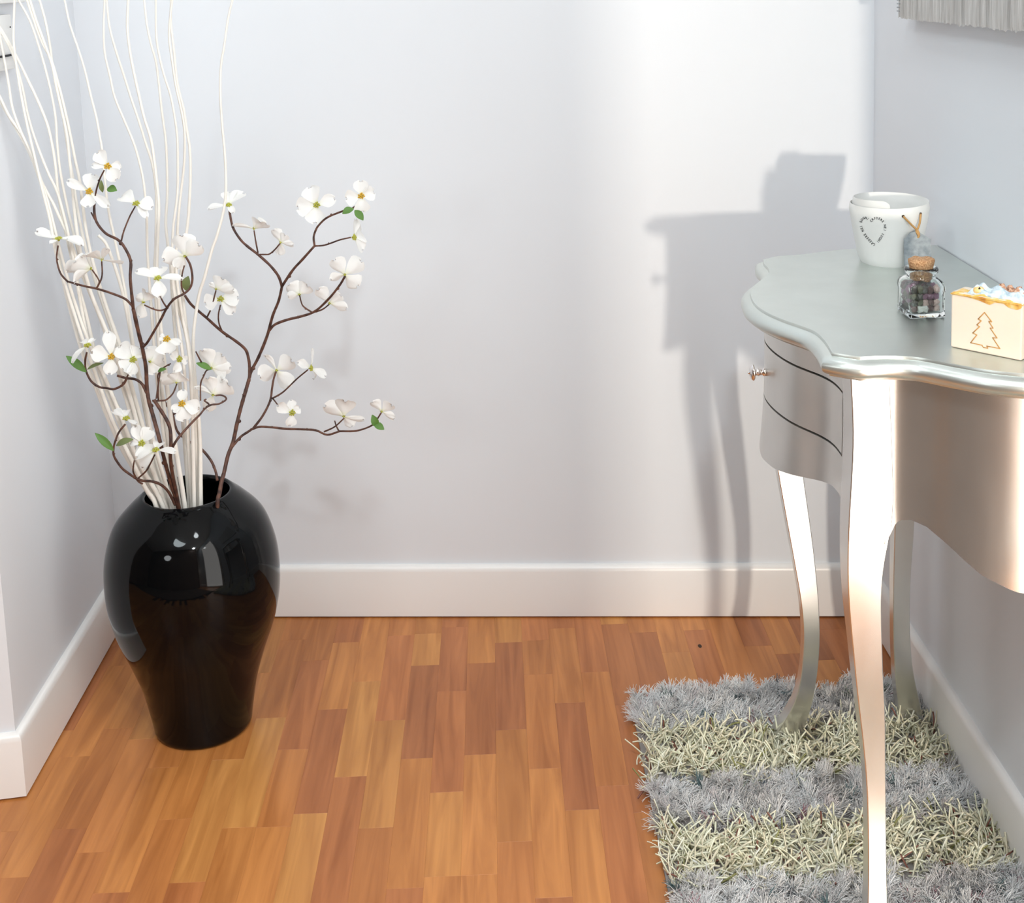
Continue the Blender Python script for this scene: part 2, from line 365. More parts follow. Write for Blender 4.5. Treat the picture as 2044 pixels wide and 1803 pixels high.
# ------------------------------------------------------------------ rug
rug = empty('shag_rug', (1.2, -.8, 0)); tag(rug, 'shaggy striped rug of grey yarn and cream cord under the silver table', 'rug')
RX0, RX1, RY0, RY1 = 0.964, 1.437, -.368, -1.36
bm = bmesh.new(); box_bm(bm, (RX0, RY1, .0003), (RX1, RY0, .006), .002, 2); adopt(from_bm('rug_backing', bm, M['rug_back']), rug)
bands = [(-.368, -.478, 'g'), (-.478, -.612, 'c'), (-.612, -.713, 'g'), (-.713, -.832, 'c'), (-.832, -.95, 'g'), (-.95, -1.07, 'c'), (-1.07, -1.19, 'g'), (-1.19, -1.36, 'c')]
def pile(kind, N, seg, length, rad, lean, curl):
    sel = [(a, b_) for a, b_, k in bands if k == kind]; tot = sum(a - b_ for a, b_ in sel)
    per_t = 36 if kind == 'g' else 3; base = []; tid = []; nt_ = 0
    for a, b_ in sel:
        k = int(N * (a - b_) / tot / per_t); cx_ = rng.uniform(RX0 + .003, RX1 - .003, k); cy_ = rng.uniform(b_ + .002, a - .002, k)
        cy_ = cy_ + .006 * np.sin(cx_ * 31 + a * 90) + .004 * np.sin(cx_ * 83 + a * 40)
        c_ = np.stack([cx_, cy_], 1); base.append(np.repeat(c_, per_t, 0)); tid.append(np.repeat(np.arange(k) + nt_, per_t)); nt_ += k
    B = np.concatenate(base); tid = np.concatenate(tid); k = len(B); B = B + rng.normal(0, .0026 if kind == 'g' else .004, B.shape)
    B[:, 0] = np.clip(B[:, 0], RX0 + .001, RX1 - .001); B[:, 1] = np.minimum(B[:, 1], RY0 - .001)
    fx = np.sin(B[:, 0] * 57 + 3 * np.sin(B[:, 1] * 41)) + .6 * np.sin(B[:, 1] * 93 + B[:, 0] * 31)
    ang = fx * 1.2 + rng.normal(0, 1.3, nt_)[tid] + rng.normal(0, .28 if kind == 'g' else 1.5, k)
    tilt = np.clip(lean + rng.normal(0, .28, nt_)[tid] + rng.normal(0, .14, k), .1, 1.4); Lg = length * rng.uniform(.7, 1.2, k)
    bend = rng.normal(curl, .45, k); bend_a = ang + rng.normal(0, .8, k)
    P = np.zeros((k, seg + 1, 3)); P[:, 0, :2] = B; P[:, 0, 2] = .005
    for s in range(seg):
        tl = tilt + bend * (s / seg); aa = ang + (bend_a - ang) * (s / seg)
        d = np.stack([np.sin(tl) * np.cos(aa), np.sin(tl) * np.sin(aa), np.cos(tl)], 1)
        P[:, s + 1] = P[:, s] + d * (Lg / seg)[:, None]
    P[:, :, 2] = np.maximum(P[:, :, 2], .006)
    P[:, :, 0] = np.minimum(P[:, :, 0], W - BT - .001)
    S = 3; T = np.gradient(P, axis=1); T /= np.linalg.norm(T, axis=2)[..., None] + 1e-9
    U = np.cross(T, np.array([.2, .1, 1.0])); U /= np.linalg.norm(U, axis=2)[..., None] + 1e-6; Vv = np.cross(T, U)
    rr = rad * rng.uniform(.75, 1.25, k)[:, None] * (np.linspace(1, .55 if kind == 'g' else .9, seg + 1))[None, :]
    ring = np.stack([P + rr[..., None] * (U * math.cos(a) + Vv * math.sin(a)) for a in (0, 2.094, 4.189)], 2)  # k,seg+1,3,3
    verts = ring.reshape(-1, 3); per = (seg + 1) * S
    f = []
    for s in range(seg):
        for j in range(S): f.append((s * S + j, s * S + (j + 1) % S, (s + 1) * S + (j + 1) % S, (s + 1) * S + j))
    f = np.array(f); faces = (f[None] + (np.arange(k) * per)[:, None, None]).reshape(-1, 4)
    me = bpy.data.meshes.new('pile'); me.vertices.add(len(verts)); me.vertices.foreach_set('co', verts.ravel().astype(np.float32))
    me.loops.add(faces.size); me.loops.foreach_set('vertex_index', faces.ravel().astype(np.int32))
    me.polygons.add(len(faces)); me.polygons.foreach_set('loop_start', np.arange(0, faces.size, 4, dtype=np.int32)); me.polygons.foreach_set('loop_total', np.full(len(faces), 4, np.int32))
    me.update(calc_edges=True); me.polygons.foreach_set('use_smooth', [True] * len(faces))
    if kind == 'g':
        patch = np.sin(B[:, 0] * 23 + 5 * np.sin(B[:, 1] * 17)) * np.sin(B[:, 1] * 29 + 2 * np.sin(B[:, 0] * 13))
        v = .90 + .30 * np.clip(patch, -1, .3) + rng.normal(0, .09, nt_)[tid] + rng.normal(0, .05, k); c = np.stack([v * 1.0, v * .975, v * .955], 1)
        fl_ = np.where(rng.random(k) < .75, rng.random(nt_)[tid], rng.random(k)); c[fl_ < .022] = (.10, .17, .18); c[(fl_ > .022) & (fl_ < .035)] = (.12, .14, .17); c[(fl_ > .055) & (fl_ < .062)] = (.45, .22, .25); c[(fl_ > .068) & (fl_ < .076)] = (.16, .24, .18); c[fl_ > .90] = (.76, .70, .70)
    else:
        v = rng.normal(1, .07, k); c = np.stack([.95 * v, .88 * v, .68 * v], 1); fl_ = rng.random(k); c[fl_ < .02] = (.30, .13, .10); c[(fl_ > .02) & (fl_ < .035)] = (.30, .30, .12)
    c = np.clip(c, .02, .90)
    at = me.color_attributes.new('Col', 'FLOAT_COLOR', 'POINT'); cc = np.ones((len(verts), 4), np.float32); cc[:, :3] = np.repeat(c, per, 0); at.data.foreach_set('color', cc.ravel())
    me.materials.append(M['pile_grey' if kind == 'g' else 'pile_cream'])
    o = bpy.data.objects.new('grey_pile' if kind == 'g' else 'cream_pile', me); COL.objects.link(o); adopt(o, rug); o['kind'] = 'stuff'
    tag(o, 'soft grey yarn bands' if kind == 'g' else 'stiff cream cord bands')
pile('g', 60000, 3, .029, .0007, .65, .7)
pile('c', 6600, 5, .038, .0015, .75, .6)

# ------------------------------------------------------------------ console table
table = empty('console_table', (1.25, -.74, 0)); tag(table, 'silver leaf console table with cabriole legs and scalloped top by the right wall', 'table')
back_edge = catmull([(1.448, -.452), (1.38, -.450), (1.32, -.455), (1.27, -.468), (1.23, -.482), (1.193, -.487)], 4)
left_edge = catmull([(1.167, -.507), (1.162, -.535), (1.162, -.565), (1.156, -.595), (1.142, -.623), (1.125, -.655), (1.110, -.69), (1.103, -.7425), (1.104, -.775), (1.110, -.805), (1.122, -.838), (1.137, -.868), (1.147, -.893), (1.149, -.92), (1.148, -.95), (1.145, -.98)], 4)
front_edge = catmull([(1.171, -1.0), (1.201, -1.0), (1.234, -1.010), (1.264, -1.038), (1.293, -1.063), (1.325, -1.080), (1.37, -1.093), (1.41, -1.097), (1.448, -1.097)], 4)
OUT = np.vstack([back_edge, left_edge, front_edge])
def offset(P, d):
    T0 = np.vstack([P[1] - P[0], P[1:] - P[:-1]]); T1 = np.vstack([P[1:] - P[:-1], P[-1] - P[-2]])
    T0 /= np.linalg.norm(T0, axis=1)[:, None]; T1 /= np.linalg.norm(T1, axis=1)[:, None]
    n0 = np.stack([T0[:, 1], -T0[:, 0]], 1); n1 = np.stack([T1[:, 1], -T1[:, 0]], 1); m_ = n0 + n1; m_ /= np.maximum((m_ * n0).sum(1), .5)[:, None]
    Q = P - m_ * d * -1.0
    Q = P + (-m_) * d
    Q[0, 0] = Q[-1, 0] = 1.448; return Q
# direction check: outline runs back-right -> left -> front-right, outward normal is to the right of travel mirrored
test = offset(OUT, .01); sgn = 1 if test[:, 0].min() < OUT[:, 0].min() else -1
prof = [(0, .790), (.0006, .7885), (.0008, .7865), (.0030, .7855), (.0070, .7838), (.0105, .7812), (.0125, .7775), (.0128, .7735), (.0115, .7698), (.0085, .7670), (.0055, .7655), (.0035, .7648), (.0030, .7628), (-.004, .7620)]
V = []; k = len(OUT)
for d, z in prof: V += [(x, y, z) for x, y in offset(OUT, d * sgn)]
F = [(i * k + j, (i + 1) * k + j, (i + 1) * k + j + 1, i * k + j + 1) for i in range(len(prof) - 1) for j in range(k - 1)]
F.append(tuple(range(k))); F.append(tuple((len(prof) - 1) * k + j for j in range(k))[::-1])
F.append(tuple(i * k for i in range(len(prof)))); F.append(tuple(i * k + k - 1 for i in range(len(prof)))[::-1])
o = link('tabletop', V, F, M['silver_top'], smooth=True); fix_normals(o); o.data.set_sharp_from_angle(angle=math.radians(40)); adopt(o, table)

# body side with the drawer (faces the room)
FY = np.array([-1.0, -.98, -.95, -.917, -.891, -.867, -.835, -.798, -.765, -.7425, -.72, -.69, -.65, -.618, -.594, -.568, -.535, -.505])
FX = np.array([1.168, 1.167, 1.168, 1.169, 1.166, 1.155, 1.137, 1.127, 1.122, 1.121, 1.122, 1.128, 1.143, 1.160, 1.175, 1.181, 1.182, 1.182])
def face_x(y, z): return float(np.interp(y, FY, FX)) - .007 * np.clip((.70 - z) / .12, 0, 1.2) ** 2
def smooth1d(a):
    b_ = a.copy(); b_[1:-1] = (a[:-2] + 2 * a[1:-1] + a[2:]) / 4; return b_
yy = np.linspace(-.985, -.505, 97); fx_ = np.interp(yy, FY, FX)
for _ in range(14): fx_ = smooth1d(fx_)
def face_x(y, z): return float(np.interp(y, yy, fx_)) - .007 * float(np.clip((.70 - z) / .12, 0, 1.2)) ** 2
def zbot(y):
    a = abs(y + .7425); return float(np.interp(a, [0, .05, .10, .14, .17, .20, .22, .24], [.572, .576, .586, .595, .601, .603, .598, .57]))
DZ0, DZ1, DY0, DY1 = .652, .7265, -.940, -.545
def panel(bm, ys, zf, thick, xo=0.0):
    """curved panel: zf(y) -> list of z levels, equal count"""
    cols = []
    for y in ys:
        zs = zf(y); cols.append(([bm.verts.new((face_x(y, z) + xo, y, z)) for z in zs], [bm.verts.new((face_x(y, z) + xo + thick, y, z)) for z in zs]))
    for (a, b_), (c, d) in zip(cols, cols[1:]):
        for i in range(len(a) - 1):
            bm.faces.new((a[i], a[i + 1], c[i + 1], c[i])); bm.faces.new((b_[i + 1], b_[i], d[i], d[i + 1]))
        bm.faces.new((a[0], c[0], d[0], b_[0])); bm.faces.new((a[-1], b_[-1], d[-1], c[-1]))
    for a, b_ in (cols[0], cols[-1]):
        for i in range(len(a) - 1): bm.faces.new((a[i], b_[i], b_[i + 1], a[i + 1]))
bm = bmesh.new()
gp = .0028
lin = lambda a, b_, n_: list(np.linspace(a, b_, n_))
ysd = lin(DY0 - gp, DY1 + gp, 45)
panel(bm, ysd, lambda y: lin(DZ1 + gp, .765, 3), .014)
panel(bm, ysd, lambda y: lin(zbot(y), DZ0 - gp, 6), .014)
panel(bm, lin(-.955, DY0 - gp, 4), lambda y: lin(zbot(y), .765, 12), .014)
panel(bm, lin(DY1 + gp, -.525, 4), lambda y: lin(zbot(y), .765, 12), .014)
bmesh.ops.remove_doubles(bm, verts=bm.verts, dist=1e-5)
adopt(from_bm('drawer_apron', bm, M['silver_side'], sharp=30), table)
bm = bmesh.new(); panel(bm, lin(DY0, DY1, 45), lambda y: lin(DZ0, DZ1, 5), .012, .0)
drawer = adopt(from_bm('drawer', bm, M['silver_side'], sharp=30), table)
bm = bmesh.new(); panel(bm, lin(DY0 - .01, DY1 + .01, 30), lambda y: lin(DZ0 - .01, DZ1 + .01, 2), .006, .0145); adopt(from_bm('drawer_recess', bm, M['dark']), table)
ky, kz = -.735, .689; kx = face_x(ky, kz)
kp = [(0, .0250), (.0014, .0248), (.0020, .0240), (.0020, .0228), (.0060, .0222), (.0092, .0208), (.0110, .0188), (.0111, .0176), (.0100, .0166), (.0060, .0158), (.0042, .0145), (.0042, .0130), (.0052, .0115), (.0052, .0105), (.0040, .0095), (.0040, .0050), (.0055, .0042), (.0055, 0), (0, 0)]
V, F = lathe(kp, 28); V = [(kx - z, ky + x, kz + y) for x, y, z in V]
kn = link('knob', V, F, M['chrome']); kn.parent = drawer; kn['label'] = 'chrome knob'

# front apron (faces the camera) with scalloped lower edge
def apron(pl, zb, name, flip=1):
    bm = bmesh.new(); P = catmull(pl, 5); T = np.gradient(P, axis=0); T /= np.linalg.norm(T, axis=1)[:, None]; N = np.stack([-T[:, 1], T[:, 0]], 1) * flip
    cols = []
    for p, n_ in zip(P, N):
        z0 = zb(p[0]); zs = lin(z0, .765, 9); off = [-.006 * max(0, min(1.2, (.70 - z) / .12)) ** 2 for z in zs]
        cols.append(([bm.verts.new((p[0] + n_[0] * o_, p[1] + n_[1] * o_, z)) for z, o_ in zip(zs, off)], [bm.verts.new((p[0] + n_[0] * (o_ + .014), p[1] + n_[1] * (o_ + .014), z)) for z, o_ in zip(zs, off)]))
    for (a, b_), (c, d) in zip(cols, cols[1:]):
        for i in range(len(a) - 1):
            bm.faces.new((a[i], a[i + 1], c[i + 1], c[i])); bm.faces.new((b_[i + 1], b_[i], d[i], d[i + 1]))
        bm.faces.new((a[0], c[0], d[0], b_[0])); bm.faces.new((a[-1], b_[-1], d[-1], c[-1]))
    return adopt(from_bm(name, bm, M['silver'], sharp=40), table)
zfront = lambda x: float(np.interp(x, [1.20, 1.211, 1.216, 1.222, 1.235, 1.250, 1.267, 1.285, 1.30, 1.33, 1.37, 1.41, 1.43, 1.448], [.55, .572, .583, .589, .592, .588, .576, .560, .547, .533, .529, .535, .55, .50]))
apron([(1.205, -.984), (1.225, -.988), (1.250, -1.005), (1.275, -1.028), (1.305, -1.047), (1.34, -1.058), (1.38, -1.062), (1.445, -1.062)], zfront, 'front_apron')
apron([(1.445, -.484), (1.38, -.480), (1.32, -.482), (1.27, -.49), (1.20, -.503)], lambda x: .585, 'rear_apron')

# legs: (z, x0, x1, y_front, thickness)
def leg(levels, lab=None):
    L_ = np.array(levels, float)[::-1]; zz = np.linspace(L_[0, 0], L_[-1, 0], 46)
    cols = [np.interp(zz, L_[:, 0], L_[:, i]) for i in range(1, 5)]
    for _ in range(3): cols = [smooth1d(c) for c in cols]
    bm = bmesh.new(); rings = []
    for i, z in enumerate(zz):
        x0, x1, yf, th = (c[i] for c in cols); b_ = .0011
        pts = [(x0 + b_, yf), (x1 - b_, yf), (x1, yf + b_), (x1, yf + th - b_), (x1 - b_, yf + th), (x0 + b_, yf + th), (x0, yf + th - b_), (x0, yf + b_)]
        rings.append([bm.verts.new((x, y, z)) for x, y in pts])
    for a, b_ in zip(rings, rings[1:]):
        for j in range(8): bm.faces.new((a[j], a[(j + 1) % 8], b_[(j + 1) % 8], b_[j]))
    bm.faces.new(rings[0][::-1]); bm.faces.new(rings[-1])
    o = adopt(from_bm('leg', bm, M['silver'], sharp=28), table)
    return o
leg([(.765, 1.165, 1.210, -.985, .04), (.70, 1.168, 1.212, -.987, .04), (.67, 1.167, 1.213, -.989, .04), (.616, 1.163, 1.214, -.992, .04), (.576, 1.161, 1.213, -.992, .038), (.555, 1.161, 1.206, -.991, .036), (.527, 1.161, 1.203, -.989, .034),
     (.495, 1.163, 1.202, -.986, .032), (.455, 1.167, 1.204, -.982, .029), (.426, 1.171, 1.206, -.979, .027), (.385, 1.175, 1.208, -.976, .025), (.345, 1.180, 1.212, -.973, .024), (.297, 1.186, 1.213, -.972, .022), (.245, 1.190, 1.213, -.974, .022), (.206, 1.190, 1.2125, -.978, .022), (.152, 1.188, 1.210, -.989, .023), (.098, 1.183, 1.207, -1.004, .024), (.05, 1.175, 1.203, -1.020, .026), (.0, 1.162, 1.200, -1.036, .034)])
leg([(.765, 1.182, 1.216, -.505, .02), (.60, 1.180, 1.218, -.507, .022), (.479, 1.182, 1.221, -.515, .024), (.43, 1.189, 1.226, -.521, .024), (.348, 1.201, 1.235, -.533, .023), (.293, 1.209, 1.239, -.541, .022), (.251, 1.215, 1.2415, -.546, .021), (.211, 1.217, 1.242, -.550, .020), (.169, 1.216, 1.241, -.549, .020), (.127, 1.214, 1.238, -.545, .021), (.091, 1.208, 1.234, -.539, .022), (.063, 1.199, 1.231, -.532, .024), (.040, 1.186, 1.225, -.526, .028), (.0, 1.170, 1.214, -.515, .032)])
leg([(.765, 1.378, 1.410, -.505, .03), (.60, 1.374, 1.408, -.505, .03), (.479, 1.371, 1.405, -.505, .028), (.346, 1.3705, 1.401, -.505, .024), (.27, 1.369, 1.396, -.505, .022), (.20, 1.370, 1.396, -.503, .020), (.144, 1.372, 1.399, -.500, .021), (.101, 1.376, 1.405, -.497, .023), (.062, 1.380, 1.415, -.493, .026), (0, 1.392, 1.428, -.488, .032)])
leg([(.765, 1.405, 1.446, -1.06, .035), (.576, 1.405, 1.446, -1.062, .035), (.5, 1.412, 1.446, -1.058, .03), (.385, 1.405, 1.436, -1.05, .026), (.245, 1.398, 1.424, -1.045, .022), (.15, 1.40, 1.424, -1.047, .022), (.05, 1.406, 1.436, -1.055, .026), (0, 1.410, 1.444, -1.065, .034)])

# ------------------------------------------------------------------ vase
VX, VY = .2448, -.3860
zk = [0.0, 0.03, 0.08, 0.13, 0.18, 0.23, 0.28, 0.32, 0.36, 0.39, 0.4087]; rk = [.0794, .084, .0938, .1095, .1279, .1391, .1408, .1355, .1212, .0950, .0735]
pr = catmull(list(zip(rk, zk)), 5)
pr = [(0, .0), (.072, .0), (.0770, .0015)] + [tuple(p) for p in pr[1:]] + [(.0700, .4096), (.0665, .4070), (.0668, .398)] + [(float(r) - .007, float(z)) for r, z in pr[::-1] if z < .395 and z > .012] + [(0, .012)]
V, F = lathe(pr, 96, (VX, VY))
tag(link('floor_vase', V, F, M['vase']), 'tall glossy black vase standing on the parquet in the corner', 'vase')

# ------------------------------------------------------------------ white sticks
def ydep(kx_, x, y):   # depth plane of a spray, gently varied so that nothing is flat
    return kx_ + .022 * math.sin(x * .013 + 1.0) + .016 * math.sin(y * .017 + x * .004)
sticks = {
 'first': [(29, -14), (29, 0), (27, 69), (30, 110), (38, 165), (50, 230), (66, 300), (85, 380), (100, 440), (113, 511), (140, 600), (164, 674), (190, 745), (218, 823), (234, 860), (262, 916), (291, 975), (312, 1012)],
 'b': [(30, -16), (37, 0), (60, 42), (78, 94), (91, 139), (103, 189), (111, 236), (114, 283), (119, 333), (128, 383), (139, 433), (151, 482), (172, 560), (205, 650), (236, 740), (262, 830), (288, 910), (318, 1014)],
 'c': [(50, -16), (54, 0), (67, 39), (83, 83), (103, 122), (119, 177), (132, 230), (141, 272), (150, 319), (159, 360), (166, 416), (173, 466), (190, 540), (215, 620), (243, 700), (268, 790), (290, 870), (326, 1016)],
 'c2': [(56, -16), (60, 0), (72, 40), (88, 84), (104, 130), (111, 166), (122, 216), (133, 266), (139, 319), (143, 355), (150, 433), (160, 500), (180, 580), (208, 650), (235, 720), (262, 800), (284, 880), (332, 1018)],
 'd': [(74, -16), (79, 0), (91, 44), (100, 94), (106, 140), (116, 190), (127, 240), (136, 300), (146, 360), (155, 420), (172, 500), (200, 590), (230, 680), (262, 780), (288, 870), (337, 1019)],
 'e': [(-10, 40), (0, 55), (17, 83), (36, 119), (55, 158), (75, 200), (94, 247), (104, 288), (111, 333), (116, 383), (125, 433), (133, 471), (150, 545), (175, 640), (199, 745), (236, 816), (260, 880), (322, 1015)],
 'f': [(-12, 38), (0, 60), (19, 94), (33, 130), (46, 180), (55, 227), (67, 269), (80, 305), (97, 347), (114, 383), (130, 440), (145, 510), (160, 600), (175, 675), (199, 745), (228, 820), (258, 890), (316, 1013)],
 'g': [(-3, 40), (0, 72), (8, 116), (17, 166), (25, 216), (42, 263), (62, 306), (82, 360), (100, 420), (120, 500), (145, 590), (176, 680), (212, 760), (245, 840), (276, 920), (328, 1017)],
 'h': [(-12, 174), (0, 194), (19, 233), (42, 266), (61, 308), (78, 355), (92, 394), (101, 438), (111, 485), (122, 540), (138, 610), (160, 690), (186, 760), (214, 830), (246, 900), (300, 990), (313, 1012)],
 'i': [(-14, 186), (4, 210), (28, 250), (50, 288), (67, 324), (86, 369), (108, 410), (122, 441), (139, 477), (165, 550), (198, 630), (226, 710), (253, 800), (280, 890), (340, 1020)],
 'k': [(124, -16), (129, 0), (139, 47), (155, 94), (169, 139), (180, 186), (193, 238), (200, 277), (204, 302), (209, 355), (213, 396), (220, 438), (230, 482), (244, 550), (256, 620), (268, 700), (288, 790), (306, 880), (345, 1020)],
 'k2': [(196, 470), (207, 480), (215, 494), (232, 540), (246, 590), (258, 650), (272, 730), (290, 820), (308, 910), (340, 1019)],
 'l': [(210, -16), (209, 0), (207, 55), (209, 105), (219, 150), (229, 194), (247, 238), (266, 283), (277, 319), (286, 360), (290, 394), (293, 433), (294, 494), (298, 560), (304, 640), (312, 740), (326, 860), (349, 1020)],
 'm': [(211, -16), (213, 0), (218, 50), (230, 97), (247, 150), (261, 194), (277, 241), (291, 286), (304, 327), (311, 374), (312, 416), (311, 494), (309, 531), (311, 590), (316, 680), (326, 800), (340, 900), (360, 1019)],
 'n': [(257, -16), (256, 0), (254, 50), (258, 94), (266, 139), (277, 189), (288, 236), (301, 277), (308, 322), (313, 366), (317, 410), (315, 471), (313, 540), (318, 620), (328, 720), (342, 840), (370, 1018)],
 'o': [(286, -16), (288, 0), (293, 47), (301, 86), (311, 122), (317, 166), (323, 222), (330, 272), (333, 319), (334, 388), (331, 444), (335, 488), (341, 540), (346, 620), (353, 700), (362, 800), (370, 900), (379, 1018)],
 'p': [(310, -16), (311, 0), (312, 72), (319, 116), (329, 155), (340, 189), (349, 236), (354, 277), (355, 333), (354, 388), (347, 444), (345, 471), (343, 535), (352, 620), (366, 720), (374, 840), (383, 1016)],
 'q': [(346, -16), (344, 0), (339, 42), (338, 78), (344, 125), (351, 172), (360, 211), (367, 250), (369, 283), (367, 333), (360, 394), (356, 433), (354, 471), (352, 540), (362, 620), (378, 710), (384, 820), (388, 1015)],
 'r': [(343, -16), (342, 0), (341, 44), (347, 100), (354, 166), (366, 216), (373, 261), (379, 300), (380, 360), (376, 433), (370, 480), (362, 545), (370, 640), (384, 740), (390, 850), (394, 1014)],
 's': [(349, 500), (346, 545), (352, 600), (367, 650), (378, 700), (388, 790), (392, 880), (398, 1013)],
 't': [(468, -16), (464, 0), (455, 39), (448, 89), (441, 133), (440, 194), (444, 255), (449, 311), (451, 377), (446, 422), (433, 471), (423, 499), (408, 555), (399, 582), (391, 626), (386, 675), (388, 740), (397, 841), (400, 900), (401, 1012)],
}
sn = len(sticks)
order = {'q': 'second', 'r': 'third', 'p': 'fourth', 'o': 'fifth', 'n': 'sixth', 'm': 'seventh', 'l': 'eighth', 'd': 'tenth', 'c2': 'eleventh', 'c': 'twelfth', 'b': 'thirteenth', 'first': 'last'}
uniq = {k_: f'{v_} white curly stick counted from the right along the top edge' for k_, v_ in order.items()}
uniq.update({'e': 'topmost white curly stick leaving at the left edge beside the switch', 'f': 'white curly stick leaving the left edge just under the topmost one', 'g': 'steep white curly stick leaving the left edge across the switch plate',
 'h': 'lowest white curly stick leaving at the left edge', 'i': 'white curly stick crossing over the lowest one near the left edge', 's': 'short white stick ending behind the large cupped flower above the vase'})
uniq.update({'t': 'rightmost of the white curly sticks, standing apart from the rest', 'k': 'thin white stick rising behind the topmost dogwood flower',
        'k2': 'short white stick ending behind the left flowers'})
tips = [(l_, s[0]) for l_, s in sticks.items()]
for i, (nm, pts) in enumerate(sticks.items()):
    yb = VY - .046 + .04 * ((i * 5) % 7) / 6      # near the front rim
    top_y = {'t': VY + .02, 'l': VY - .03}.get(nm, VY - .045 + .075 * ((i * 3) % 8) / 7)
    if pts[0][0] < 60: top_y = min(top_y, VY - .035)
    P = []
    for (x, y) in pts:
        f = (1015 - y) / 1015; P.append(at_y(x, y, yb + (top_y - yb) * min(1, max(0, f))))
    P = np.array(P)
    P[:, 0] = np.maximum(P[:, 0], .004)
    # continue down into the vase
    e = P[-1]; tgt = np.array([VX + (e[0] - VX) * .55, VY + (e[1] - VY) * .3, .02]); tail = [e + (tgt - e) * t_ for t_ in (.25, .6, 1)]
    Q = catmull(np.vstack([P, tail]), 4)
    R = np.interp(Q[:, 2], [.02, .42, .65, .95, 1.25], [.0038, .0037, .0029, .0021, .0017]) * rng.uniform(.9, 1.12)
    V, F = tube(Q, R, 7, .04)
    o = link('curly_stick', V, F, M['stick'])
    tag(o, uniq.get(nm, 'long thin white curly stick among the bundle rising from the black vase'), 'stick', 'white curly sticks in the black vase')

